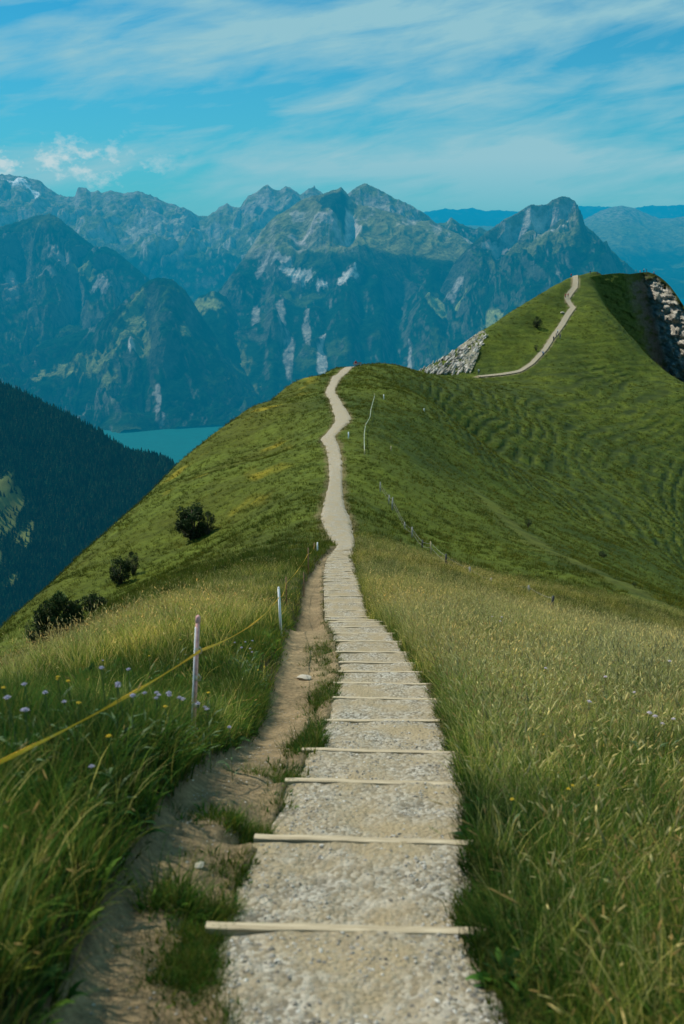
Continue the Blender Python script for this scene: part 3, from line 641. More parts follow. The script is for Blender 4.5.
# ================================================================ placing things on the ground
def hit(px, py, h=0.0, y0=2.0, y1=460.0, n=1500):
    """first ground point (plus h) met by the sight (px, py)"""
    Ys = np.exp(np.linspace(math.log(y0), math.log(y1), n)); a = (px - CX) / FPX; b = (CY - py) / FPX
    t = Ys / (math.cos(PITCH) + b * math.sin(PITCH)); xs = a * t; zs = t * (b * math.cos(PITCH) - math.sin(PITCH))
    g_ = terr(xs, Ys) + h; k = np.where(zs <= g_)[0]
    k = k[0] if len(k) else n - 1
    return np.array([xs[k], Ys[k], g_[k] - h])
def gz(x, y): return float(terr(np.array([x]), np.array([y]))[0])

# ================================================================ grass
def f_grass(n):
    oi = n('ObjectInfo'); g_ = n('NewGeometry'); v = n('VectorMath', operation='MULTIPLY'); n.l(oi.outputs['Location'], v.inputs[0]); v.inputs[1].default_value = (1, 1, 1)
    a = n.noise(v.outputs[0], .8, 4, .6); b = n.noise(v.outputs[0], .13, 3, .6)
    k = n.mix(n.ramp(a, .3, .7), (.42, .52, .42), (1.62, 1.42, .9))
    k2 = n.mix(oi.outputs['Random'], (.65, .72, .7), (1.35, 1.25, 1.1))
    k3 = n.mix(n.ramp(b, .35, .65), (.8, .88, .9), (1.25, 1.12, 1.0))
    return n.mix(1.0, n.mix(1.0, n.mix(1.0, vcol(n), k, 'MULTIPLY'), k2, 'MULTIPLY'), k3, 'MULTIPLY')
M_grass = mat('grass_blade', f_grass, rough=.7, spec=.08, trans=.36)
def blades(nb, rad, h0, h1, wid, lean, cols, seg=4, seed=0, curl=1.0, heads=0.0, headc=(.3, .22, .12), leafy=0.0):
    r = np.random.default_rng(seed); V, F, C = [], [], []
    for q in range(nb):
        a = r.uniform(0, 2 * PI); rr = rad * math.sqrt(r.uniform(0, 1)); bx, by = rr * math.cos(a), rr * math.sin(a)
        h = r.uniform(h0, h1); d = a + r.normal(0, .8); L = lean * r.uniform(.3, 1.3); face = r.uniform(0, PI)
        w = wid * r.uniform(.6, 1.3); lf = r.uniform() < leafy
        if lf: w *= 3.0; h *= .55
        c = np.array(cols[r.integers(len(cols))]) * r.uniform(.75, 1.25)
        base = len(V); fx, fy = math.cos(face), math.sin(face); ph = r.uniform(.2, .5)
        x, y, z = bx, by, -.03; th = L * .25
        for s in range(seg + 1):
            t = s / seg; ww = w * ((1 - t) ** .7 if not lf else math.sin(PI * (.15 + .8 * t))) * .5
            V += [(x - fx * ww, y - fy * ww, z), (x + fx * ww, y + fy * ww, z)]
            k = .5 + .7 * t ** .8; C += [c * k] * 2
            st = h / seg; th += L * curl / seg * (.6 + t); x += math.cos(d) * math.sin(th) * st; y += math.sin(d) * math.sin(th) * st; z += math.cos(th) * st
        for s in range(seg): F.append((base + 2 * s, base + 2 * s + 1, base + 2 * s + 3, base + 2 * s + 2))
        if r.uniform() < heads:     # seed head: slim spikelets round the stem tip
            hx, hy, hz = V[-1]; hl = r.uniform(.04, .09); hw = r.uniform(.004, .008); hc = np.array(headc) * r.uniform(.7, 1.35); b0 = len(V)
            dx, dy = math.cos(d) * math.sin(th), math.sin(d) * math.sin(th); dz = math.cos(th)
            for s, (t, k) in enumerate(((-.45, .15), (-.1, 1), (.25, .7), (.6, .05))):
                for m_ in range(3):
                    an = 2 * PI * m_ / 3 + s * .5; V.append((hx + dx * hl * t + hw * k * math.cos(an), hy + dy * hl * t + hw * k * math.sin(an), hz + dz * hl * t)); C.append(hc)
            for s in range(3):
                for m_ in range(3):
                    a1, a2 = b0 + 3 * s + m_, b0 + 3 * s + (m_ + 1) % 3; F.append((a1, a2, a2 + 3, a1 + 3))
    return np.array(V), np.array(F), np.array(C)
def protos(cname, specs):
    c = bpy.data.collections.new(cname)
    for i, sp_ in enumerate(specs):
        V, F, C = blades(seed=i * 13 + len(cname), **sp_)
        o = bpy.data.objects.new('%s_%02d' % (cname, i), npmesh(cname, V, F, [M_grass], smooth=True, col=C)); c.objects.link(o)
    return c
G1 = [(.050, .125, .028), (.075, .155, .028), (.038, .115, .038), (.12, .16, .035), (.18, .18, .06)]
G2 = [(.34, .38, .10), (.54, .50, .20), (.20, .30, .06), (.66, .60, .32)]
G3 = [(.74, .68, .42), (.62, .58, .30), (.44, .48, .18), (.78, .72, .50), (.55, .42, .28)]
G4 = [(.070, .105, .016), (.10, .12, .018), (.052, .092, .014)]
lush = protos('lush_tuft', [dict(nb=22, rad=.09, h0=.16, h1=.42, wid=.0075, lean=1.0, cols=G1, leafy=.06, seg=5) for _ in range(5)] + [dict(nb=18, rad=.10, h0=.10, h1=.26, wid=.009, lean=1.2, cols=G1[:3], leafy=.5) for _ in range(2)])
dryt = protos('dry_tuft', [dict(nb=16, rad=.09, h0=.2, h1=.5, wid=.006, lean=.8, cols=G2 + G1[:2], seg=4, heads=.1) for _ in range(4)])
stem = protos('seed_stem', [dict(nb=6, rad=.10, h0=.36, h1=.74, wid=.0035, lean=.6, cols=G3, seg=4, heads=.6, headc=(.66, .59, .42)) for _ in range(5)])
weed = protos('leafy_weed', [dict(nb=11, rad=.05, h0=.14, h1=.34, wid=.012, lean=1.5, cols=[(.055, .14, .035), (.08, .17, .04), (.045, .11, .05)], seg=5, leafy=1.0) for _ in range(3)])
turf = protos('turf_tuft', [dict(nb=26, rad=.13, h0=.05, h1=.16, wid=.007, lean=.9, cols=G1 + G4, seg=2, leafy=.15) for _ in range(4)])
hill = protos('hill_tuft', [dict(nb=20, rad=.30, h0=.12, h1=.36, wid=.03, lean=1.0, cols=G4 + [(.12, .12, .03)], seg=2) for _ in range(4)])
def scatter(name, P, coll, scale, label, lean=None):
    me = bpy.data.meshes.new(name); me.vertices.add(len(P)); me.vertices.foreach_set('co', np.asarray(P, np.float32).ravel())
    n_ = len(P)
    at = me.attributes.new('sc', 'FLOAT', 'POINT'); at.data.foreach_set('value', np.asarray(scale, np.float32))
    rot = np.zeros((n_, 3), np.float32); rot[:, 2] = RNG.uniform(0, 2 * PI, n_)
    if lean is not None: rot[:, 0] = lean[0]; rot[:, 1] = lean[1]
    rot[:, 0] += RNG.normal(0, .10, n_); rot[:, 1] += RNG.normal(0, .10, n_)
    ar = me.attributes.new('ro', 'FLOAT_VECTOR', 'POINT'); ar.data.foreach_set('vector', rot.ravel())
    me.update()
    o = link(bpy.data.objects.new(name, me)); tag(o, label, 'grass', kind='stuff')
    ng = bpy.data.node_groups.new(name, 'GeometryNodeTree')
    ng.interface.new_socket('Geometry', in_out='INPUT', socket_type='NodeSocketGeometry'); ng.interface.new_socket('Geometry', in_out='OUTPUT', socket_type='NodeSocketGeometry')
    gi = ng.nodes.new('NodeGroupInput'); go = ng.nodes.new('NodeGroupOutput'); ip = ng.nodes.new('GeometryNodeInstanceOnPoints'); ci = ng.nodes.new('GeometryNodeCollectionInfo')
    ci.inputs['Collection'].default_value = coll; ci.inputs['Separate Children'].default_value = True; ci.inputs['Reset Children'].default_value = True
    a1 = ng.nodes.new('GeometryNodeInputNamedAttribute'); a1.data_type = 'FLOAT'; a1.inputs[0].default_value = 'sc'
    a2 = ng.nodes.new('GeometryNodeInputNamedAttribute'); a2.data_type = 'FLOAT_VECTOR'; a2.inputs[0].default_value = 'ro'
    er = ng.nodes.new('FunctionNodeEulerToRotation')
    L = ng.links.new
    L(gi.outputs[0], ip.inputs['Points']); L(ci.outputs[0], ip.inputs['Instance']); ip.inputs['Pick Instance'].default_value = True
    rv = ng.nodes.new('FunctionNodeRandomValue'); rv.data_type = 'INT'
    for s_ in rv.inputs:
        if s_.name == 'Max' and s_.type == 'INT': s_.default_value = 50
    ints = [s_ for s_ in rv.outputs if s_.type == 'INT'][0]; L(ints, ip.inputs['Instance Index'])
    L([s_ for s_ in a2.outputs if s_.enabled][0], er.inputs[0]); L(er.outputs[0], ip.inputs['Rotation'])
    L([s_ for s_ in a1.outputs if s_.enabled][0], ip.inputs['Scale']); L(ip.outputs[0], go.inputs[0])
    md = o.modifiers.new('grass', 'NODES'); md.node_group = ng
    return o
def samp(n_, ya, yb, pw, ul=-.44, ur=.42, off=1.5):
    """points with density ~ Y**-pw per square metre"""
    e = 2 - pw; q = RNG.uniform(0, 1, n_)
    y = (ya ** e + q * (yb ** e - ya ** e)) ** (1 / e) if abs(e) > 1e-3 else ya * (yb / ya) ** q
    x = RNG.uniform(ul, ur, n_) * (y + off); return x, y
TURFY = .04
def clear(x, y, m=0.0):
    """everything but the walking surfaces"""
    rag = .10 * fbm(x / .5, y / .5, 3, 91)
    pdv = path_d(x, y); sdv = side_d(x, y)
    m2 = .07 * ((x > path_x(y)) & (y < 13))
    ok = (pdv > -.04 + m + m2 + rag * .5) & (sdv > .02 + m + rag * .4)
    sx = np.interp(y, SIDE[:, 1], SIDE[:, 0])
    between = (x > sx) & (x < path_x(y)) & (y < 53)
    return ok & ~(between & (RNG.uniform(0, 1, len(x)) > TURFY + .25 * sst(.0, .35, fbm(x / .6, y / .8, 3, 93)))) & (seg_d(x, y, FPW) > 1.2), between
SX = lambda y: np.interp(y, SIDE[:, 1], SIDE[:, 0])
def put(x, y): return np.stack([x, y, terr(x, y) - .01], -1)
def dryness(x, y):
    left = x < path_x(y)
    d = np.where(left, sst(11, 17, y) * sst(45, 30, y) * .8 * sst(-.2, -2.2, x - SX(y)) + .0, .34 + .66 * sst(5, 13, y))
    return np.clip(d + .5 * fbm(x / 1.6, y / 2.2, 3, 97), 0, 1)
# lush grass
x, y = samp(44000, 1.6, 12, 0.0, off=4.5); x2, y2 = samp(52000, 12, 62, 1.5)
x, y = np.concatenate([x, x2]), np.concatenate([y, y2]); ok, btw = clear(x, y); dr = dryness(x, y)
edge = np.minimum(np.where(x > path_x(y), path_d(x, y), 9), np.where(x < SX(y), side_d(x, y), 9))
hsc = np.where(x < SX(y), .95, .55 + .55 * sst(0, .5, edge)) * (1 - .25 * dr) * np.where(btw, .45, 1) * RNG.uniform(.7, 1.25, len(x)) * (1 + .25 * fbm(x / 1.1, y / 1.1, 3, 98))
keep = ok & (RNG.uniform(0, 1, len(x)) > dr * .55)
hsc = hsc * (1 + .55 * fbm(x / .45, y / .55, 2, 101)); keep &= (RNG.uniform(0, 1, len(x)) < .55 + 1.1 * fbm(x / .3, y / .4, 2, 103) + .3) | (y > 20)
hsc = hsc * (1 - .45 * sst(25, 60, y)) * (1 + .4 * sst(15, 60, y)) * np.where((x < 0) & (y > 6.5), .72, 1)
x, y, hsc, dr = x[keep], y[keep], hsc[keep], dr[keep]
cl_x, cl_y, cl_s = [], [], []
for px, py, rx, ry, n_, s_ in [(238, 830, .14, .07, 34, .45), (318, 745, .13, .28, 120, .62), (324, 700, .12, .5, 80, .5), (318, 655, .10, 1.0, 60, .5), (235, 922, .16, .04, 50, .5), (182, 912, .09, .06, 34, .7), (215, 925, .05, .03, 22, .5), (262, 838, .06, .04, 22, .4), (285, 928, .12, .03, 30, .32), (425, 937, .10, .02, 20, .25),
                               (205, 965, .10, .14, 60, .30), (275, 782, .16, .06, 34, .36), (462, 815, .03, .2, 20, .45), (470, 935, .06, .04, 16, .5), (330, 640, .1, 1.5, 50, .5), (345, 655, .1, .8, 40, .45)]:
    p = hit(px, py); cl_x.append(RNG.normal(p[0], rx, n_)); cl_y.append(RNG.normal(p[1], ry, n_)); cl_s.append(RNG.uniform(.7, 1.2, n_) * s_)
cx_, cy_, cs_ = np.concatenate(cl_x), np.concatenate(cl_y), np.concatenate(cl_s)
x = np.concatenate([x, cx_]); y = np.concatenate([y, cy_]); hsc = np.concatenate([hsc, cs_])
wind = (0, .16)
scatter('meadow_grass', put(x, y), lush, hsc, 'green blades of long grass in the near meadow beside the steps', lean=(0.02, .10))
x_, y_ = samp(3600, 1.8, 16, 0.3, off=4); ok, btw = clear(x_, y_, .0); cw = fbm(x_ / .9, y_ / .9, 2, 107) + .25 * (x_ < 0); keep = ok & ~btw & (cw > .05); x_, y_ = x_[keep], y_[keep]
scatter('meadow_herbs', put(x_, y_), weed, RNG.uniform(.7, 1.25, len(x_)), 'broad leaved herbs growing among the near meadow grass')
# dry grass with stems
x, y = samp(27000, 1.8, 12, 0.0, off=4.5); x2, y2 = samp(60000, 12, 62, 1.35)
x, y = np.concatenate([x, x2]), np.concatenate([y, y2]); ok, btw = clear(x, y, .03); dr = dryness(x, y)
keep = ok & ~btw & (RNG.uniform(0, 1, len(x)) < dr); x, y = x[keep], y[keep]
scatter('dry_meadow_grass', put(x, y), dryt, RNG.uniform(.6, 1.2, len(x)) * (1 - .3 * sst(20, 55, y)), 'dry yellowish grass mixed into the near meadow')
x, y = samp(11000, 2.0, 12, 0.0, off=4.5); x2, y2 = samp(60000, 12, 60, 1.3)
x, y = np.concatenate([x, x2]), np.concatenate([y, y2]); ok, btw = clear(x, y, .15); dr = dryness(x, y)
keep = ok & ~btw & (RNG.uniform(0, 1, len(x)) < dr * (.25 + .75 * (x > 0)) * (1 - .75 * (x < 0) * (y < 11))); x, y = x[keep], y[keep]
scatter('seeding_grass', put(x, y), stem, RNG.uniform(.6, 1.1, len(x)) * (1 - .35 * sst(20, 55, y)), 'tall straw coloured seed stems above the near meadow')
# short turf near the trail and on bare soil edges
TURFY = .22; x, y = samp(20000, 2.0, 30, .6, -.3, .3); ok, btw = clear(x, y, -.03); x, y = x[ok], y[ok]
n3_ = 7000; ys = 2.3 + RNG.uniform(0, 1, n3_) ** 1.9 * 34; sg = np.where(RNG.uniform(0, 1, n3_) < .5, -1, 1); wv_ = fbm(ys / .5, sg * 3.3, 3, 66)
keep = (wv_ + RNG.uniform(-.3, .3, n3_) > .16) | ((sg > 0) & (wv_ > -.3)) | ((sg > 0) & (ys < 6)); ys, sg, wv_ = ys[keep], sg[keep], wv_[keep]
tx, ty = [path_x(ys) + sg * (path_h(ys) - .02 - .07 * np.clip(wv_, 0, 1) + RNG.normal(0, .035, len(ys)) + .03)], [ys]
for px, py, rx, ry, n_ in [(207, 965, .11, .16, 380), (262, 850, .10, .06, 70), (218, 945, .08, .03, 60), (300, 792, .08, .06, 50), (170, 985, .05, .1, 60), (245, 870, .12, .05, 40), (235, 830, .16, .08, 70), (290, 775, .14, .12, 60), (318, 735, .14, .3, 80), (325, 695, .13, .6, 120), (330, 660, .12, 1.3, 110), (190, 915, .1, .06, 60), (470, 840, .05, .4, 60), (255, 935, .2, .05, 60)]:
    p = hit(px, py); tx.append(RNG.normal(p[0], rx, n_)); ty.append(RNG.normal(p[1], ry, n_))
x = np.concatenate([x] + tx); y = np.concatenate([y] + ty)
scatter('trailside_turf', put(x, y), turf, RNG.uniform(.35, .8, len(x)), 'short turf creeping over the soil at the trail edges'); TURFY = .04
# hillside tufts
x, y = samp(80000, 36, 330, 1.9, -.36, .40); x2, y2 = samp(26000, 135, 390, 1.2, -.02, .36); x, y = np.concatenate([x, x2]), np.concatenate([y, y2]); ok, btw = clear(x, y, .05); ok &= (bowl_mask(x, y) * terrace(x, y, base_z(x, y)) < .35)
z = base_z(x, y); keep = ok & (z < 0) & (RNG.uniform(0, 1, len(x)) < .35 + .65 * sst(-.3, .4, fbm(x / 5, y / 5, 3, 99)))
keep &= (seg_d(x, y, spur) > 1.1 + .8 * fbm(x / 4, y / 4, 3, 5)) | (y > 125); x, y = x[keep], y[keep]
scatter('hillside_grass', put(x, y), hill, RNG.uniform(.5, 1.0, len(x)) * (1 + .9 * sst(80, 260, y)), 'coarse grass tufts over the flanks of the ridge')

# ================================================================ gravel stones
n_ = 15000; y = 2.4 + RNG.uniform(0, 1, n_) ** 1.1 * 8.2; x = path_x(y) + RNG.uniform(-1, 1, n_) * (path_h(y) - .02)
dens = sst(-.1, .35, fbm(x / .4, y / .3, 3, 55) + .30 * np.abs(x - path_x(y)) / path_h(y) - .12 + .25 * sst(5, 3.5, y)) ; keep = RNG.uniform(0, 1, n_) < .06 + .8 * dens; x, y = x[keep], y[keep]
def tread_z(x, y):
    z = np.full(len(x), -99.0)
    for (y0, y1, z0, z1) in TREAD:
        m = (y >= y0 + .03) & (y < y1 - .03); f = (y - y0) / (y1 - y0); xc = path_x(y); h = path_h(y) + .02; e = np.abs(x - xc) / h
        zz_ = z0 + (z1 + .006 - z0) * f + .022 * perlin(x * 3, y * 3, 3) + .009 * perlin(x * 11, y * 11, 5) - .10 * np.maximum(0, e - .82) ** 1.2 * 2.0 - .025 * (1 - e) * np.sin(f * PI)
        z = np.where(m, zz_, z)
    return z
z = tread_z(x, y); m = z > -50; x, y, z = x[m], y[m], z[m]
# stones on the side track
n2_ = 1500; ys = RNG.uniform(2.8, 12, n2_); xs = SX(ys) + RNG.normal(0, .18, n2_); zs = terr(xs, ys)
x, y, z = np.concatenate([x, xs]), np.concatenate([y, ys]), np.concatenate([z, zs]); n_ = len(x)
r = .004 + .010 * RNG.uniform(0, 1, n_) ** 2.6; r[-n2_:] *= .6
OCT = np.array([(1, 0, 0), (-1, 0, 0), (0, 1, 0), (0, -1, 0), (0, 0, 1), (0, 0, -1), (.6, .6, .5), (-.6, .6, .45), (-.6, -.6, .5), (.6, -.6, .45)])
OF = np.array([(0, 6, 4), (6, 2, 4), (2, 7, 4), (7, 1, 4), (1, 8, 4), (8, 3, 4), (3, 9, 4), (9, 0, 4), (0, 2, 6), (2, 1, 7), (1, 3, 8), (3, 0, 9), (2, 0, 5), (1, 2, 5), (3, 1, 5), (0, 3, 5)])
an = RNG.uniform(0, 2 * PI, n_); q = OCT[None] * RNG.uniform(.65, 1.25, (n_, 10, 1)) * np.stack([np.ones(n_), RNG.uniform(.6, 1, n_), RNG.uniform(.4, .75, n_)], -1)[:, None]
qx = q[..., 0] * np.cos(an)[:, None] - q[..., 1] * np.sin(an)[:, None]; qy = q[..., 0] * np.sin(an)[:, None] + q[..., 1] * np.cos(an)[:, None]
V = np.stack([x[:, None] + qx * r[:, None], y[:, None] + qy * r[:, None], z[:, None] + q[..., 2] * r[:, None] + r[:, None] * .15], -1)
sc_ = np.where(RNG.uniform(0, 1, (n_, 1)) < .3, [[.50, .48, .43]], [[.33, .31, .265]]) * RNG.uniform(.4, 1.3, (n_, 1))
def f_stone(n): return n.mix(1.0, vcol(n), n.mix(n.ramp(n.noise(pos(n), 120, 3), .3, .7), (.75, .75, .75), (1.2, 1.2, 1.2)), 'MULTIPLY')
M_stone = mat('gravel_stone', f_stone, spec=.2)
o = bpy.data.objects.new('gravel', npmesh('gravel', V.reshape(-1, 3), (OF[None] + (np.arange(n_) * 10)[:, None, None]).reshape(-1, 3), [M_stone], smooth=False, col=np.repeat(sc_, 10, 0)))
link(o); tag(o, 'loose grey gravel strewn over the trail treads', 'gravel', kind='stuff')
def rockmesh(name, sx, sy, sz, seed, colr_):
    import bmesh
    bm_ = bmesh.new(); bmesh.ops.create_icosphere(bm_, subdivisions=3, radius=1)
    V = np.array([v.co[:] for v in bm_.verts]); F = np.array([[v.index for v in f.verts] for f in bm_.faces]); bm_.free()
    r_ = np.random.default_rng(seed)
    for k in range(9):    # chop with random planes for flat facets
        nv_ = r_.normal(size=3); nv_ /= np.linalg.norm(nv_); d = r_.uniform(.45, .8); pr = V @ nv_; V = V - np.outer(np.maximum(pr - d, 0), nv_)
    V = V * np.array([sx, sy, sz]); c = np.array(colr_)[None] * (1 + .25 * fbm(V[:, 0] / sx * 3, V[:, 1] / sy * 3 + V[:, 2] / sz, 3, seed)[:, None])
    return npmesh(name, V, F, [M_stone], smooth=False, col=c)
for i, (px, py, s_, L) in enumerate([(304, 680, .13, 'flat pale stone lying on the dirt track left of the steps'), (458, 929, .05, 'small stone sitting at the right end of the lowest full step board'),
                                  (200, 868, .035, 'small brown stone on the worn soil left of the steps'), (562, 314, 1.1, 'pale boulder beside the upper trail near the far summit')]):
    p = hit(px, py); o = bpy.data.objects.new('stone', rockmesh('stone', s_, s_ * .8, s_ * .35, 5 + i, (.42, .38, .31))); o.location = (p[0], p[1], p[2] + s_ * .15); o.rotation_euler = (0, 0, i * .7)
    link(o); tag(o, L, 'stone')

# ================================================================ fence at the left of the trail
def plain(name, c, var=.15, rough=.6, sc=30): return mat(name, flat(c, var, sc), rough=rough, spec=.3)
M_pink = plain('faded_pink_plastic', (.70, .36, .33), .25); M_white = plain('white_plastic', (.78, .80, .80), .08); M_ins = plain('cream_insulator', (.62, .52, .40)); M_brown = plain('brown_post', (.24, .13, .07), .3)
M_tape = plain('yellow_tape', (1.0, .50, .03), .12, sc=60); M_greyw = plain('grey_wood', (.30, .29, .26), .3); M_dark = plain('dark_wood', (.05, .05, .045), .3); M_tan = plain('tan_wood', (.45, .36, .20), .2)
base = hit(192, 737); top = pt(198, 617, base[1] - .02); H = top[2] - base[2] + .1
t = empty('fence_post', tuple(base), label='pink and white plastic fence post with cream insulators, nearest post left of the trail', cat='fence post')
ax = np.array([top[0] - base[0], top[1] - base[1], 0]); 
def along(f): return np.array([0, 0, -.12]) * (1 - f) + np.array([ax[0], ax[1], top[2] - base[2]]) * f
mb = MB(); mb.tube([along(0), along(1)], [.0165, .0145], 10); mb.build('shaft', [M_pink], t, smooth=True)
mb = MB(); mb.tube([along(0) + [-.012, -.010, 0], along(.93) + [-.011, -.009, 0]], .0065, 6); mb.build('stripe', [M_white], t, smooth=True)
mb = MB(); mb.tube([along(.955), along(.965), along(1.0), along(1.012)], [.013, .017, .017, .008], 12); mb.build('cap', [M_pink], t, smooth=True)
for f in (.76, .56, .36, .16):
    c = along(f); mb = MB()
    mb.tube([c + [.006, 0, .02], c + [.024, -.004, .022], c + [.036, -.006, .004], c + [.03, -.006, -.018], c + [.008, 0, -.024]], [.007, .007, .006, .006, .006], 8)
    mb.tube([c + [0, 0, -.022], c + [0, 0, .022]], .0165, 10); mb.build('insulator', [M_ins], t, smooth=True)
R0 = base + along(.76) + [.03, -.005, 0]
b2 = hit(281.5, 637); H2 = pt(279.5, 588, b2[1])[2] - b2[2]
t2 = empty('fence_post', tuple(b2), label='plain white plastic fence post, second along the yellow tape left of the trail', cat='fence post')
mb = MB(); mb.tube([(0, 0, -.15), (-.035, 0, H2)], [.023, .02], 8); mb.build('shaft', [M_white], t2, smooth=True)
mb = MB(); mb.tube([(-.035, 0, H2 - .005), (-.035, 0, H2 + .02)], [.021, .012], 8); mb.build('cap', [M_white], t2, smooth=True)
def post(px, py, ptop, rad, m, label, lean=0.0, square=False, group=None, cap=True, near=2.0):
    b = hit(px, py, y0=near); h = pt(px, ptop, b[1])[2] - b[2]
    mb = MB()
    if square: mb.box((lean / 2, 0, h / 2 - .1), (rad * 2, rad * 2, h + .2), taper=.92)
    else: mb.tube([(0, 0, -.2), (lean * .5, 0, h * .5), (lean, 0, h)], [rad, rad, rad * .85], 7)
    o = mb.build('fence_post', [m], None, smooth=not square, loc=tuple(b)); tag(o, label, 'fence post', group); return b, h
PB = []
for a in [(286.5, 606, 577, .016, M_brown, 'thin brown fence post just behind the white post'), (304, 597, 572, .014, M_brown, 'very thin brown fence post close to the trail edge'), (308.5, 575, 548, .02, M_brown, 'slightly leaning brown fence post between the thin posts left of the trail'),
          (314.5, 553, 543, .03, M_brown, 'short brown fence post beside the far end of the steps'), (317.5, 553, 542.5, .035, M_white, 'short pale leaning fence post at the far end of the steps')]:
    PB.append(post(*a, near=14))
# yellow tape
A = [np.array([-2.6, -1.2, .2]), pt(-170, 860, 2.9), pt(0, 762, 4.4), R0, b2 + [-.03, -.02, H2 * .82], PB[0][0] + [0, 0, PB[0][1] * .8], PB[2][0] + [0, 0, PB[2][1] * .8], PB[3][0] + [0, 0, PB[3][1] * .8]]
pts_ = []
for i, (a, b) in enumerate(zip(A[:-1], A[1:])):
    L = np.linalg.norm(b - a); 
    for k in range(24):
        f = k / 24; p = a * (1 - f) + b * f; p[2] -= (0 if i < 2 else .010 * L) * 4 * f * (1 - f); pts_.append(p)
pts_.append(A[-1]); mb = MB(); V_, F_ = [], []
for i, p in enumerate(pts_):
    tw = i * .55; w_ = .007; d = np.array([math.cos(tw) * .6, 0, math.sin(tw)]) * w_ * .6; up_ = np.array([0, 0, w_])
    V_ += [tuple(p + d + up_), tuple(p - d - up_), tuple(p - d * .6 - up_ + [.002, .004, 0]), tuple(p + d * .6 + up_ + [.002, .004, 0])]
for i in range(len(pts_) - 1):
    for k in range(4): F_.append((i * 4 + k, i * 4 + (k + 1) % 4, i * 4 + 4 + (k + 1) % 4, i * 4 + 4 + k))
mb.add(V_, F_); o = mb.build('fence_tape', [M_tape]); tag(o, 'yellow electric fence tape strung between posts across the left meadow', 'fence tape')
# fence down the right flank
FR = [(380, 491.5, 482, .05, 0, 'weathered grey fence post, topmost of the row down the right flank'), (388.6, 504, 495, .05, 0, 'grey fence post leaning slightly, second of the row down the right flank'), (392, 510, 497.5, .055, 0, 'taller pale fence post, third of the row down the right flank'),
      (404.7, 529, 522, .05, 0, 'short grey fence post, fourth of the row down the right flank'), (412, 538, 527, .055, 0, 'pale grey fence post next above the dark post'), (422, 548, 540, .055, 1, 'dark stubby fence post beside the tan post'), (431, 555, 541.5, .045, 2, 'tan wooden fence post between two dark posts'),
      (445.7, 568.5, 554, .055, 1, 'dark tall fence post where the wire bends on the right flank'), (470, 575, 567, .055, 0, 'grey fence post just right of the dark tall post'), (491.6, 583.5, 578, .05, 0, 'low grey fence post half sunk in grass'), (529, 594, 585.5, .055, 0, 'pale grey fence post next to last on the right flank'),
      (551.5, 612, 596, .055, 1, 'dark fence post at the lower right end of the wire')]
tops = []
for px, py, ptp, rr, mi_, L in FR:
    b, h = post(px, py, ptp, rr, (M_greyw, M_dark, M_tan)[mi_], L, lean=random.uniform(-.04, .06), near=36); tops.append(b + [0, 0, h])
for px, py, ptp, mi_, L in [(383.7, 399.5, 394.5, 0, 'tiny pale post near the knoll crest'), (391, 451, 446, 2, 'tiny tan post alone on the slope right of the trail'), (348.5, 438.5, 432, 0, 'small white marker post beside the bend of the trail'), (424, 412, 408.5, 0, 'tiny grey post on the shoulder below the saddle')]:
    post(px, py, ptp, .07, (M_white, M_dark, M_tan)[mi_], L, near=80)
mb = MB()
for z_ in (.12, .45):
    q_ = [p - [0, 0, z_ * .8] for p in tops]; qq = []
    for a, b in zip(q_[:-1], q_[1:]):
        for k in range(6): f = k / 6; p = a * (1 - f) + b * f; p[2] -= .25 * f * (1 - f); qq.append(p)
    qq.append(q_[-1]); mb.tube(qq, .006, 4)
o = mb.build('fence_wire', [M_greyw]); tag(o, 'thin fence wire linking the row of posts down the right flank', 'fence wire')
q_ = [hit(px, py, .3, y0=60) + [0, 0, .4] for px, py in [(374.5, 397), (371, 410), (370, 418), (365.5, 426), (364.3, 434), (364.2, 442), (364.5, 452)]]
mb = MB(); mb.tube(q_, .035, 4); o = mb.build('fence_tape', [plain('pale_tape', (.40, .42, .30))]); tag(o, 'pale fence tape running down the slope just right of the trail', 'fence tape')
for i, (px, py) in enumerate([(374.5, 399), (365.5, 429), (364.6, 455)]):
    post(px, py, py - 5.5, .05, M_tan, ['pale stake at the upper end of the pale tape', 'pale stake where the pale tape bends', 'tan stake at the lower end of the pale tape'][i], near=80)

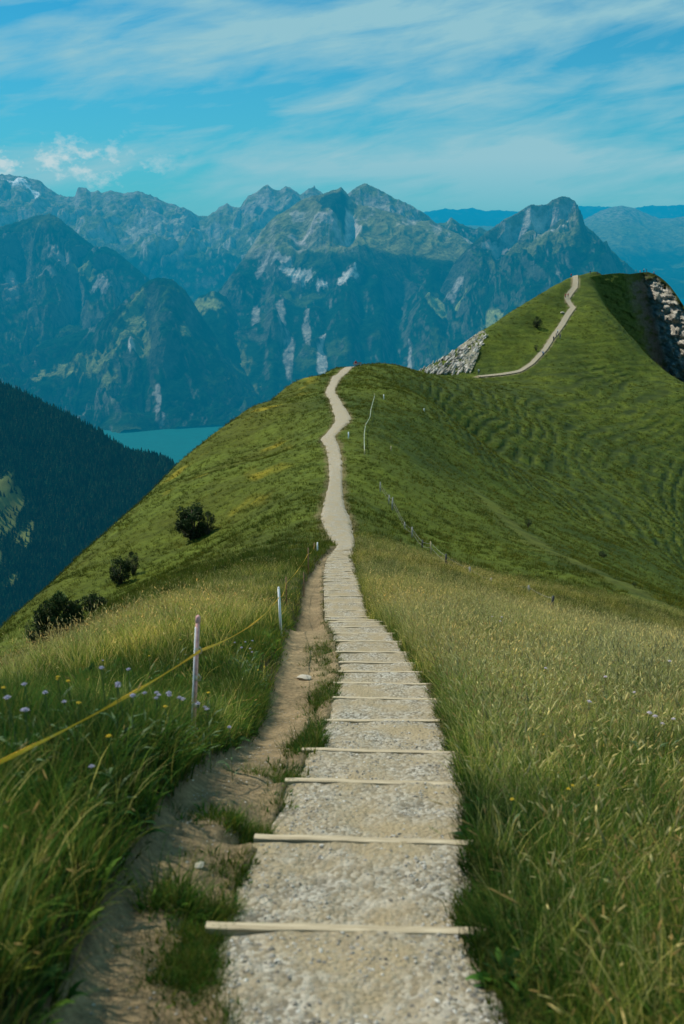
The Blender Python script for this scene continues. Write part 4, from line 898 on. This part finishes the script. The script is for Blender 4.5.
# ================================================================ shrubs
def f_leaf(n):
    return n.mix(1.0, vcol(n), n.mix(n.ramp(n.noise(pos(n), 2.5, 3), .3, .7), (.6, .65, .6), (1.4, 1.35, 1.3)), 'MULTIPLY')
M_leaf = mat('pine_foliage', f_leaf, rough=.7, spec=.2, trans=.15); M_bark = plain('bark', (.09, .065, .045), .3)
def shrub(px, py, wpx, hpx, label, seed, n_=5200, sub=(), y0=20, cdark=1.0, name='shrub'):
    b = hit(px, py, y0=y0); D = math.hypot(b[1], b[2]); W_ = wpx * D / FPX / 2; Hh = hpx * D / FPX
    b = b + [0, 0, -.02]; t = empty(name, tuple(b), label=label, cat='shrub', group=None); r_ = np.random.default_rng(seed)
    mb = MB(); cl_ = []
    for k in range(11):
        a = r_.uniform(0, 2 * PI); rr = r_.uniform(.25, .85); tip = np.array([W_ * rr * math.cos(a), W_ * rr * math.sin(a), Hh * r_.uniform(.25, .9)])
        mb.tube([(0, 0, -.25), tip * [.4, .4, .35], tip * .95], [.07 * W_, .045 * W_, .015 * W_], 5); cl_.append(tip)
    mb.build('branches', [M_bark], t, smooth=True)
    nc_ = 34; cen = []
    for k in range(nc_):
        v = r_.normal(size=3); v /= np.linalg.norm(v); v *= r_.uniform(.45, 1) ** .6
        cen.append([v[0] * W_ * .82, v[1] * W_ * .82, Hh * (.48 + .42 * v[2])])
    cen = np.array(cen); cr = r_.uniform(.16, .34, nc_) * W_
    ci = r_.integers(0, nc_, n_); v = r_.normal(size=(n_, 3)); v /= np.linalg.norm(v, axis=1)[:, None]; rad = r_.uniform(.3, 1, n_) ** .5
    P_ = cen[ci] + v * (cr[ci] * rad)[:, None]
    P_ = P_[P_[:, 2] > .02]; n_ = len(P_); v = v[:n_]
    s_ = .066 * W_ * r_.uniform(.6, 1.5, n_); d1 = r_.normal(size=(n_, 3)) + v * 1.2 + [0, 0, .6]; d1 /= np.linalg.norm(d1, axis=1)[:, None]; d2 = np.cross(d1, r_.normal(size=(n_, 3))); d2 /= np.linalg.norm(d2, axis=1)[:, None]
    V = np.stack([P_ - d2 * s_[:, None] * .5, P_ + d1 * s_[:, None] * .6 + d2 * s_[:, None] * .35, P_ + d1 * s_[:, None] * 1.8, P_ + d1 * s_[:, None] * .6 - d2 * s_[:, None] * .5], 1)
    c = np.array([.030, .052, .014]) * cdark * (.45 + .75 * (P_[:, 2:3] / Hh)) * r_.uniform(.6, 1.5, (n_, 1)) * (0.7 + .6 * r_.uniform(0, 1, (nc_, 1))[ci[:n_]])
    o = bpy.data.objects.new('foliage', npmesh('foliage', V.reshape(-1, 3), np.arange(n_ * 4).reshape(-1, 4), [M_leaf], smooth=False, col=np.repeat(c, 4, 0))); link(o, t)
    return t
shrub(193, 539, 36, 38, 'dark rounded pine shrub, uppermost of those on the steep left flank', 1, 6500)
shrub(208, 534, 18, 26, 'small pine shrub touching the right side of the uppermost shrub', 9, 2500)
shrub(121, 584, 24, 30, 'dark pine shrub halfway down the left flank', 2, 4200)
shrub(133, 575, 18, 26, 'narrow pine shrub leaning against the one halfway down the left flank', 12, 2600)
shrub(62, 645, 50, 56, 'largest dark shrub low on the left flank', 3, 8000)
shrub(95, 613, 28, 20, 'low spreading shrub just uphill of the largest dark shrub', 4, 3000)
shrub(34, 643, 18, 26, 'small dark shrub left of the largest shrub', 5, 2500)
shrub(22, 662, 12, 12, 'tiny dark shrub at the far left of the flank', 6, 1500)
shrub(76, 648, 26, 16, 'low leafy shrub in front of the largest dark shrub', 7, 2500, cdark=1.5)
shrub(537, 328, 11, 12, 'round dark bush on the grass face left of the summit trail', 8, 2200, y0=280)
shrub(536, 351, 5, 8, 'small narrow bush below the round bush on the summit face', 10, 1200, y0=280)
shrub(528, 527, 9, 9, 'small green bush on the dry spur of the right flank', 11, 1500, y0=60, cdark=1.4)
shrub(602, 557, 11, 6, 'low dark bush on the hillside beyond the spur', 13, 1200, y0=60)
shrub(634, 586, 6, 5, 'tiny dark bush at the foot of the dry spur', 14, 800, y0=60)

# ================================================================ rocks
def f_rock(n):
    p = pos(n); a = n.noise(p, 1.2, 8, .7); s = n.noise(pos(n, 1, 1, 4), .9, 5, .7)
    return n.mix(1.0, vcol(n), n.mix(n.ramp(a, .3, .68), (.55, .55, .54), (1.35, 1.33, 1.28)), 'MULTIPLY'), bump(n, n.math('ADD', a, s), .6, 1.0)
M_rock = mat('limestone', f_rock, spec=.1)
POLY = [(414, 371), (418, 362), (430, 354.5), (446, 347), (462, 339), (474, 332), (485, 331), (488, 337), (484, 347), (477, 352), (474, 362), (468, 373.5), (450, 375.5), (432, 374)]
def inside(x, y, P):
    c = False; j = len(P) - 1
    for i in range(len(P)):
        if ((P[i][1] > y) != (P[j][1] > y)) and (x < (P[j][0] - P[i][0]) * (y - P[i][1]) / (P[j][1] - P[i][1]) + P[i][0]): c = not c
        j = i
    return c
V_, F_, C_ = [], [], []; k = 0; rr_ = np.random.default_rng(21)
ico = rockmesh('tmp', 1, 1, 1, 3, (.4, .4, .4)); IV = np.array([v.co[:] for v in ico.vertices]); IF = np.array([list(p.vertices) for p in ico.polygons]); bpy.data.meshes.remove(ico)
cnt = 0
while cnt < 430:
    px, py = rr_.uniform(412, 490), rr_.uniform(329, 377)
    if not inside(px, py, POLY): continue
    if py < 345 + (487 - px) * .1 and rr_.uniform() < .2: continue
    p = hit(px, py, y0=290); s_ = rr_.uniform(.3, .85) * (1.0 + .4 * (py - 350) / 25)
    R_ = rotm('y', math.radians(rr_.normal(38, 10))) @ rotm('x', math.radians(rr_.normal(-8, 12))) @ rotm('z', rr_.uniform(-.5, .5))
    Q = (IV * (1 + .3 * np.sin(IV[:, [1, 2, 0]] * 3 + cnt))) * np.array([.38 * s_, .75 * s_, 1.7 * s_]) @ R_.T + p + [0, 0, .12 * s_]
    V_.append(Q); F_.append(IF + k); k += len(Q); g_ = rr_.uniform(.5, 1.25); C_.append(np.tile(np.array([.52, .50, .45]) * g_, (len(Q), 1))); cnt += 1
bx, by = np.meshgrid(np.linspace(0, 1, 30), np.linspace(0, 1, 30)); pc = [hit(a_, b_, y0=290) for a_, b_ in ((414, 371.5), (470, 374), (486, 334), (440, 352))]
bX = (pc[0][0] * (1 - bx) + pc[1][0] * bx) * (1 - by) + (pc[3][0] * (1 - bx) + pc[2][0] * bx) * by; bY = (pc[0][1] * (1 - bx) + pc[1][1] * bx) * (1 - by) + (pc[3][1] * (1 - bx) + pc[2][1] * bx) * by
bZ = base_z(bX, bY) + .12 + .5 * fbm(bX / 2, bY / 2, 3, 4); F4 = gridfaces(30, 30); V_.append(np.stack([bX, bY, bZ], -1).reshape(-1, 3)); F_.append(np.concatenate([F4[:, :3], F4[:, [0, 2, 3]]]) + k); C_.append(np.tile([[.30, .29, .22]], (900, 1)))
o = bpy.data.objects.new('rock_outcrop', npmesh('rock_outcrop', np.concatenate(V_), np.concatenate(F_), [M_rock], smooth=False, col=np.concatenate(C_))); link(o); tag(o, 'pale jagged limestone outcrop on the slope above the saddle', 'rocks')
# cliff right of the far summit
ns_, nt_ = 300, 260
skyx = [560, 575, 590, 600, 612, 620, 630, 640, 648, 655, 660, 665, 670, 676, 684, 700, 760, 800]; skyy = [292, 283, 277, 275, 273.5, 273, 274, 272.5, 272, 274, 277, 281, 286, 294, 306, 322, 385, 425]
s = np.linspace(586, 800, ns_); v = np.linspace(0, 1, nt_)
S, Vv = np.meshgrid(s, v); top_ = np.interp(S, skyx, skyy); PY = top_ + (470 - top_) * Vv ** 1.15
gx_ = 647 + (PY - 285) * .26 + 4 * fbm(PY / 30, S * 0, 3, 5) * sst(280, 310, PY)            # gully line runs down to the right
Yd = np.where(S < gx_, 431 - np.minimum(gx_ - S, 20) * .62 * sst(0, 6, gx_ - S) - .16 * np.maximum(gx_ - S - 20, 0), 431 - (S - gx_) * .50)
Yd = Yd - (PY - 272) * .17 + 3
nr_ = fbm(S / 9, PY / 9, 5, 7); st_ = fbm(S / 14 + PY / 26, PY / 6.5 - S / 12, 4, 17); bl = ridged(S / 11 + PY / 15, PY / 8 - S / 14, 5, 19)
Yd = Yd + (3.0 * nr_ + 2.6 * st_ + 2.4 * (bl - .55)) * sst(0, .06, Vv) * (.35 + .65 * sst(-4, 6, S - gx_))
a_ = (S - CX) / FPX; b_ = (CY - PY) / FPX; t_ = Yd / (math.cos(PITCH) + b_ * math.sin(PITCH))
X, Y, Z = a_ * t_, Yd, t_ * (b_ * math.cos(PITCH) - math.sin(PITCH))
left = sst(6, -6, S - gx_)
c = mixc(np.broadcast_to(np.array([.54, .51, .45]), (*S.shape, 3)), (.075, .070, .060), left * .92)  # left gully wall: dark rock with its shade painted into the colour
grs = sst(.0, .3, fbm(S / 8, PY / 5, 4, 27) + .3 * sst(.10, 0, Vv) - .0 + .25 * sst(640, 600, S)); c = mixc(c, (.050, .075, .014), grs * (.35 + .5 * left) * sst(.9, .2, np.abs(S - gx_) / 60 + .0))
c = mixc(c, (.055, .072, .014), sst(.075, .02, Vv + .05 * nr_)); c = mixc(c, (.075, .105, .016), sst(8, 24, gx_ - S + 8 * nr_) * .9)
c = mixc(c, (.16, .15, .09), sst(365, 385, PY) * .7); c = mixc(c, c * .45, sst(.0, -.25, st_) * .55 * (1 - left))
# back slope
Xb, Yb, Zb = X[0] + 6, Y[0] + 60, Z[0] - 65
X = np.concatenate([Xb[None], X]); Y = np.concatenate([Yb[None], Y]); Z = np.concatenate([Zb[None], Z]); c = np.concatenate([c[:1], c])
o = bpy.data.objects.new('cliff', npmesh('cliff', np.stack([X, Y, Z], -1).reshape(-1, 3), gridfaces(nt_ + 1, ns_), [M_rock], col=c.reshape(-1, 3))); link(o); tag(o, 'dark gully and pale broken rock face right of the far summit', kind='structure')
# ================================================================ flowers
M_stem = plain('flower_stem', (.06, .10, .03)); 
def flower(kind):
    mb = MB(); r_ = random.Random({'lilac': 1, 'yellow': 2, 'white': 3}[kind])
    h = {'lilac': .40, 'yellow': .34, 'white': .5}[kind]; R_ = {'lilac': .0155, 'yellow': .012, 'white': .018}[kind]
    mb.tube([(0, 0, -.05), (.01, .005, h * .5), (.0, 0, h)], [.0028, .0025, .002], 5)
    for k in range(5): a = k * 1.3; z0 = h * .12 * k + .02; mb.add([(0, 0, z0), (.05 * math.cos(a) - .008 * math.sin(a), .05 * math.sin(a) + .008 * math.cos(a), z0 + .04), (.11 * math.cos(a), .11 * math.sin(a), z0 + .05), (.05 * math.cos(a) + .008 * math.sin(a), .05 * math.sin(a) - .008 * math.cos(a), z0 + .04)], [(0, 1, 2, 3)])
    st = mb.mesh('flower_stem', [M_stem])
    mb = MB(); 
    mb.tube([(0, 0, h - .004), (0, 0, h + R_ * .25), (0, 0, h + R_ * .5)], [R_ * .25, R_ * .62, R_ * .1], 9)
    for ring_, (rr, n_, up_) in enumerate(((1.0, 11, .1), (.7, 9, .35), (.4, 6, .5))):
        for k in range(n_):
            a = 2 * PI * k / n_ + ring_ * .3 + r_.uniform(-.1, .1); w_ = .22 * R_; c, s = math.cos(a), math.sin(a); L = R_ * rr * r_.uniform(.85, 1.2)
            mb.add([(0, 0, h + R_ * up_ * .6), (L * .6 * c - w_ * s, L * .6 * s + w_ * c, h + R_ * (up_ + .12)), (L * c, L * s, h + R_ * up_), (L * .6 * c + w_ * s, L * .6 * s - w_ * c, h + R_ * (up_ + .12))], [(0, 1, 2, 3)])
    pc = {'lilac': (.42, .40, .52), 'yellow': (.70, .50, .03), 'white': (.66, .58, .62)}[kind]
    return st, mb.mesh('blossom', [plain(kind + '_petal', pc, .15)]), h
FL = {k: flower(k) for k in ('lilac', 'yellow', 'white')}
Z2 = lambda L: [(a / 2, b / 2 + 560) for a, b in L]
places = [('lilac', 1, Z2([(207, 200), (203, 214), (60, 243), (55, 297), (64, 292), (135, 283), (288, 267), (317, 270), (314, 281), (338, 270), (363, 270), (405, 283), (418, 288), (417, 301), (462, 334), (490, 165), (475, 163), (480, 172), (502, 176), (511, 183), (262, 211), (192, 408), (250, 255), (268, 262), (90, 262), (345, 262), (322, 262), (358, 278), (500, 160), (30, 270), (225, 243)])),
          ('yellow', 1, Z2([(128, 228), (120, 236), (135, 240), (227, 341), (520, 219), (527, 213), (330, 291), (142, 283), (15, 250), (420, 260)]) + [(178, 640), (150, 655)]),
          ('white', 2, [(643, 711), (657, 721), (584, 699), (668, 660), (495, 617), (502, 617), (499, 622), (660, 716), (672, 718), (636, 690), (606, 676), (545, 668)]),
          ('yellow', 2, [(462, 622), (466, 624), (543, 732), (598, 786), (512, 798), (567, 784), (572, 788), (470, 619), (560, 690)])]
def leafcopy(src, name, parent):
    o = bpy.data.objects.new(name, src); return link(o, parent)
for kind, side, L in places:
    st, bl_, h = FL[kind]
    for px, py in L:
        s_ = random.uniform(.9, 1.25); p = hit(px, py, h * s_ + .01, y0=4)
        lab = {('lilac', 1): 'pale lilac wildflower in the meadow left of the trail', ('yellow', 1): 'small yellow wildflower in the meadow left of the trail', ('white', 2): 'pinkish white wildflower in the dry meadow right of the trail', ('yellow', 2): 'small yellow wildflower in the meadow right of the trail'}[(kind, side)]
        t = empty('wildflower', (p[0], p[1], p[2]), random.uniform(0, 6), label=lab, cat='flower', group={('lilac', 1): 'lilac flowers left of the trail', ('yellow', 1): 'yellow flowers left of the trail', ('white', 2): 'pinkish white flowers right of the trail', ('yellow', 2): 'yellow flowers right of the trail'}[(kind, side)])
        t.scale = (s_, s_, s_); t.rotation_euler[0] = random.uniform(-.12, .12)
        leafcopy(st, 'stem', t); leafcopy(bl_, 'blossom', t)

# ================================================================ hikers
M_skin = plain('skin', (.45, .26, .17)); M_hair = plain('hair', (.05, .03, .02)); M_shoe = plain('boots', (.06, .05, .04))
def figure(pose):
    J = {}; E = []
    def j(n_, p, r_, par=None):
        J[n_] = (p, r_, par)
    sit = pose == 'sit'; zb = -.42 if sit else 0
    j('pelvis', (0, 0, .95 + zb), .15); j('belly', (0, .01, 1.08 + zb), .135, 'pelvis'); j('chest', (0, .01, 1.30 + zb), .165, 'belly'); j('neck0', (0, 0, 1.45 + zb), .075, 'chest'); j('neck', (0, -.01, 1.51 + zb), .055, 'neck0'); j('head', (0, -.02, 1.60 + zb), .095, 'neck'); j('crown', (0, -.01, 1.68 + zb), .085, 'head')
    for s in (-1, 1):
        n_ = 'L' if s < 0 else 'R'; st = .22 * s if pose == 'walk' else .03 * s
        j('sh' + n_, (.18 * s, 0, 1.41 + zb), .06, 'chest'); j('el' + n_, (.23 * s, .02 - .6 * st, 1.14 + zb), .043, 'sh' + n_); 
        hy = -.18 - st if pose != 'stand' else -.02; j('wr' + n_, (.24 * s, hy, .93 + zb if not sit else .60), .03, 'el' + n_); j('ha' + n_, (.24 * s, hy - .04, .86 + zb if not sit else .55), .035, 'wr' + n_)
        if sit:
            j('hip' + n_, (.10 * s, -.03, .50), .10, 'pelvis'); j('kn' + n_, (.12 * s, -.45, .50), .065, 'hip' + n_); j('an' + n_, (.12 * s, -.47, .10), .042, 'kn' + n_); j('ft' + n_, (.13 * s, -.60, .05), .04, 'an' + n_)
        else:
            j('hip' + n_, (.10 * s, 0, .86), .105, 'pelvis'); j('kn' + n_, (.11 * s, -.04 - st * .5, .49), .07, 'hip' + n_); j('an' + n_, (.11 * s, .04 - st * 1.1, .10), .043, 'kn' + n_); j('ft' + n_, (.12 * s, -.10 - st * 1.1, .045), .042, 'an' + n_)
    names = list(J); me = bpy.data.meshes.new('person'); me.from_pydata([J[n_][0] for n_ in names], [(names.index(J[n_][2]), i) for i, n_ in enumerate(names) if J[n_][2]], [])
    o = bpy.data.objects.new('tmp', me); COL.objects.link(o); m = o.modifiers.new('s', 'SKIN'); m.use_smooth_shade = True
    for i, n_ in enumerate(names): me.skin_vertices[0].data[i].radius = (J[n_][1] * 1.0, J[n_][1] * (.72 if n_ in ('pelvis', 'belly', 'chest') else 1.0)); 
    me.skin_vertices[0].data[0].use_root = True
    ss = o.modifiers.new('u', 'SUBSURF'); ss.levels = 1; ss.render_levels = 1
    dg = bpy.context.evaluated_depsgraph_get(); out = bpy.data.meshes.new_from_object(o.evaluated_get(dg)); bpy.data.objects.remove(o); out.name = 'person'
    return out, zb
FIG = {k: figure(k) for k in ('stand', 'walk', 'sit')}
def person(px, py, rz, pose, shirt, trous, label, pack=None, y0=280, dz=0):
    src, zb = FIG[pose]; me = src.copy(); me.materials.clear()
    for m in (M_skin, shirt, trous, M_shoe, M_hair): me.materials.append(m)
    for p in me.polygons:
        c = p.center; z_ = c.z - zb
        if z_ > 1.50: k = 4 if (z_ > 1.63 or (c.y > .01 and z_ > 1.54)) else 0
        elif c.z < .11: k = 3
        elif z_ > .98 and (abs(c.x) < .21 or z_ > 1.15): k = 1
        elif abs(c.x) > .19 and pose != 'sit': k = 0
        elif pose == 'sit' and abs(c.x) > .2: k = 0
        else: k = 2
        p.material_index = k
    b = hit(px, py, y0=y0); o = bpy.data.objects.new('person', me); o.location = (b[0], b[1], b[2] + dz); o.rotation_euler = (0, 0, rz); link(o); tag(o, label, 'person', 'hikers')
    if pack:
        mb = MB(); mb.box((0, .20, 1.25 + zb), (.30, .18, .48), taper=.85); mb.build('backpack', [pack], o, smooth=False)
    return o
mk = lambda nm, c: plain(nm, c, .1)
RED, BLUE, WHT, BLK, PNK, GRY, NAVY, KHK = mk('red_jacket', (.45, .04, .04)), mk('light_blue_shirt', (.22, .42, .70)), mk('white_shirt', (.72, .72, .70)), mk('black_clothes', (.02, .02, .025)), mk('pink_shirt', (.60, .25, .28)), mk('grey_clothes', (.18, .18, .19)), mk('navy_clothes', (.03, .05, .12)), mk('khaki_clothes', (.25, .21, .14))
person(543, 356.5, .6, 'walk', BLUE, NAVY, 'hiker in a light blue shirt low on the summit trail', BLK)
person(553.5, 341.5, 2.6, 'walk', BLK, BLK, 'hiker in black clothes at the front of the group on the summit trail', BLK)
person(556, 338, 2.4, 'walk', GRY, KHK, 'hiker in grey and khaki in the middle of the group on the summit trail')
person(560, 339, 2.9, 'walk', PNK, GRY, 'hiker in a pink shirt at the right of the group on the summit trail', GRY)
person(557.5, 334.5, 2.5, 'walk', WHT, NAVY, 'hiker in a white shirt behind the group on the summit trail')
person(565.5, 298.5, -.4, 'walk', RED, BLK, 'hiker in a red jacket on the upper bend of the summit trail', BLK)
person(568, 298, .3, 'walk', RED, GRY, 'hiker in red with grey trousers beside the other red jacket')
person(478.7, 374.5, .2, 'stand', WHT, NAVY, 'hiker in a white shirt standing at the foot of the pale rocks')
person(571, 278, .5, 'stand', RED, BLK, 'hiker in a red top just left of the trail end on the summit', y0=380)
person(590, 275, -.8, 'stand', NAVY, GRY, 'hiker in navy standing alone on the flat summit', y0=380)
person(597, 274.3, .8, 'sit', BLK, NAVY, 'hiker in black sitting on the flat summit', y0=380, dz=-.1)
person(601.5, 274, 1.4, 'stand', GRY, BLK, 'hiker in grey standing by the sitting hiker on the summit', y0=380)
def on_cliff(px, k, rz, pose, shirt, trous, label, pack=None):
    i = int((px - 586) / (800 - 586) * (ns_ - 1)); o = person(598, 280, rz, pose, shirt, trous, label, pack); o.location = (float(X[1, i]), float(Y[1, i]) + .3 + k, float(Z[1, i]) - .25 - k * .6); return o
on_cliff(641, .2, .4, 'sit', PNK, GRY, 'hiker in pink sitting at the left of the group above the cliff')
on_cliff(644, .0, -.3, 'stand', WHT, BLK, 'hiker in a white shirt standing in the group above the cliff', PNK)
on_cliff(647, .3, .9, 'stand', BLK, GRY, 'hiker in black standing at the right of the group above the cliff')
on_cliff(654, .1, .2, 'sit', PNK, NAVY, 'hiker in pink and navy sitting apart above the cliff')
# bench on the knoll
b = hit(357.5, 366.5, y0=190); t = empty('bench', (b[0], b[1], b[2]), .15, label='small weathered bench beside the trail on the knoll crest', cat='bench')
mb = MB(); mb.box((0, 0, .45), (1.7, .38, .05)); mb.build('seat', [M_brown], t)
mb = MB(); mb.box((0, .20, .68), (1.7, .04, .22)); mb.build('backrest', [M_brown], t)
for s in (-1, 1): mb = MB(); mb.box((.65 * s, 0, .21), (.08, .34, .43)); mb.box((.65 * s, .18, .5), (.06, .05, .55)); mb.build('leg', [M_greyw], t)
o = person(356.3, 366.5, .1, 'sit', RED, GRY, 'hiker in red sitting on the bench on the knoll crest', y0=190); o.location = (b[0] - .35, b[1] - .03, b[2] + .03)
SKY_TINT = (.09, .80, .97)
# ================================================================ camera, sun, sky
cam = bpy.data.cameras.new('camera'); co_ = bpy.data.objects.new('camera', cam); COL.objects.link(co_)
cam.sensor_fit = 'VERTICAL'; cam.sensor_height = 36; cam.lens = FPX / 1024 * 36
cam.clip_start = .05; cam.clip_end = 2e5
co_.location = (0, 0, 0); co_.rotation_euler = (PI / 2 - PITCH, 0, 0)
cam.dof.use_dof = True; cam.dof.focus_distance = 24.0; cam.dof.aperture_fstop = 2.6
scene.camera = co_
SUN_EL, SUN_AZ = math.radians(52), math.radians(-60)      # azimuth measured from +Y, negative = left
sd_ = np.array([math.sin(SUN_AZ) * math.cos(SUN_EL), math.cos(SUN_AZ) * math.cos(SUN_EL), math.sin(SUN_EL)])
su = bpy.data.lights.new('sun', 'SUN'); su.energy = 4.9; su.angle = math.radians(.53); su.color = (1, .93, .80)
so = bpy.data.objects.new('sun', su); COL.objects.link(so)
from mathutils import Vector
so.rotation_euler = Vector(-sd_).to_track_quat('-Z', 'Y').to_euler(); so.location = (0, 0, 50)
w = bpy.data.worlds.new('World'); scene.world = w; w.use_nodes = True; nt = w.node_tree; nt.nodes.clear(); n = N(nt)
sky = n('TexSky'); sky.sky_type = 'NISHITA'; sky.sun_disc = False; sky.sun_elevation = SUN_EL; sky.sun_rotation = SUN_AZ
sky.altitude = 1900; sky.air_density = 1.0; sky.dust_density = .6; sky.ozone_density = 1.5
STR = .10
tc_ = n('TexCoord'); sp = n('SeparateXYZ'); n.l(tc_.outputs['Generated'], sp.inputs[0])
zc = n.math('MAXIMUM', sp.outputs[2], .015)
# cirrus: bearing and height on the sky, streaks rising gently to the right
az = n.math('ARCTAN2', sp.outputs[0], sp.outputs[1]); el = n.math('ARCSINE', sp.outputs[2])
cb = n('CombineXYZ'); n.l(az, cb.inputs[0]); n.l(el, cb.inputs[1])
def cl(rot, sx, sy, det, rough, dist, off):
    m = n('Mapping'); m.inputs['Rotation'].default_value = (0, 0, -math.radians(rot)); m.vector_type = 'TEXTURE'
    m.inputs['Rotation'].default_value = (0, 0, math.radians(rot)); n.l(cb.outputs[0], m.inputs[0])
    v = n('VectorMath', operation='MULTIPLY_ADD'); n.l(m.outputs[0], v.inputs[0]); v.inputs[1].default_value = (sx, sy, 1); v.inputs[2].default_value = off
    return n.noise(v.outputs[0], 1.0, det, rough, dist)
a = cl(7, 4.0, 20, 6, .55, .5, (3, 1.5, 0)); b = cl(10, 9, 46, 7, .58, .6, (7, 2, 0)); c = cl(4, 2.6, 9, 3, .5, .3, (1.3, 9, 0)); d = cl(20, 10, 40, 6, .6, .7, (2, 5, 0))
f = n.math('ADD', n.math('MULTIPLY', a, .60), n.math('ADD', n.math('MULTIPLY', b, .34), n.math('ADD', n.math('MULTIPLY', c, .42), n.math('MULTIPLY', d, .14))))
f = n.math('ADD', f, n.math('MULTIPLY', az, .12))
cf = n.ramp(f, .65, .82); cf = n.math('MULTIPLY', cf, .95, clamp=True)
hz = n.ramp(sp.outputs[2], .005, .05, .25, 1.0); cf = n.math('MULTIPLY', cf, hz)
tint = n.mix(1.0, sky.outputs[0], SKY_TINT, 'MULTIPLY')
hzn = n.ramp(sp.outputs[2], .22, .0); tint = n.mix(n.math('MULTIPLY', hzn, .75), tint, tuple(v / STR for v in (.10, .41, .54)))
colr = n.mix(cf, tint, tuple(v / STR for v in (.29, .55, .63)))
# small cumulus above the left range
m = n('Mapping'); m.inputs['Scale'].default_value = (55, 55, 80); n.l(tc_.outputs['Generated'], m.inputs[0])
cu = n.noise(m.outputs[0], 1.0, 7, .6)
msk = n.math('MULTIPLY', n.ramp(az, -.12, -.22), n.math('MULTIPLY', n.ramp(sp.outputs[2], .015, .04), n.ramp(sp.outputs[2], .08, .05)))
cuf = n.math('MULTIPLY', n.ramp(n.math('ADD', cu, n.math('MULTIPLY', msk, .12)), .60, .74), msk, clamp=True)
colr = n.mix(cuf, colr, tuple(v / STR for v in (.50, .66, .70)))
bg = n('Background'); bg.inputs[1].default_value = STR; n.l(colr, bg.inputs[0]); ow = n('OutputWorld'); n.l(bg.outputs[0], ow.inputs[0])
scene.view_settings.view_transform = 'Standard'; scene.view_settings.look = 'None'; scene.view_settings.exposure = 0; scene.view_settings.gamma = 1
scene.cycles.max_bounces = 5; scene.cycles.diffuse_bounces = 3; scene.cycles.transparent_max_bounces = 6; scene.cycles.use_denoising = True
scene.cycles.sample_clamp_indirect = 3
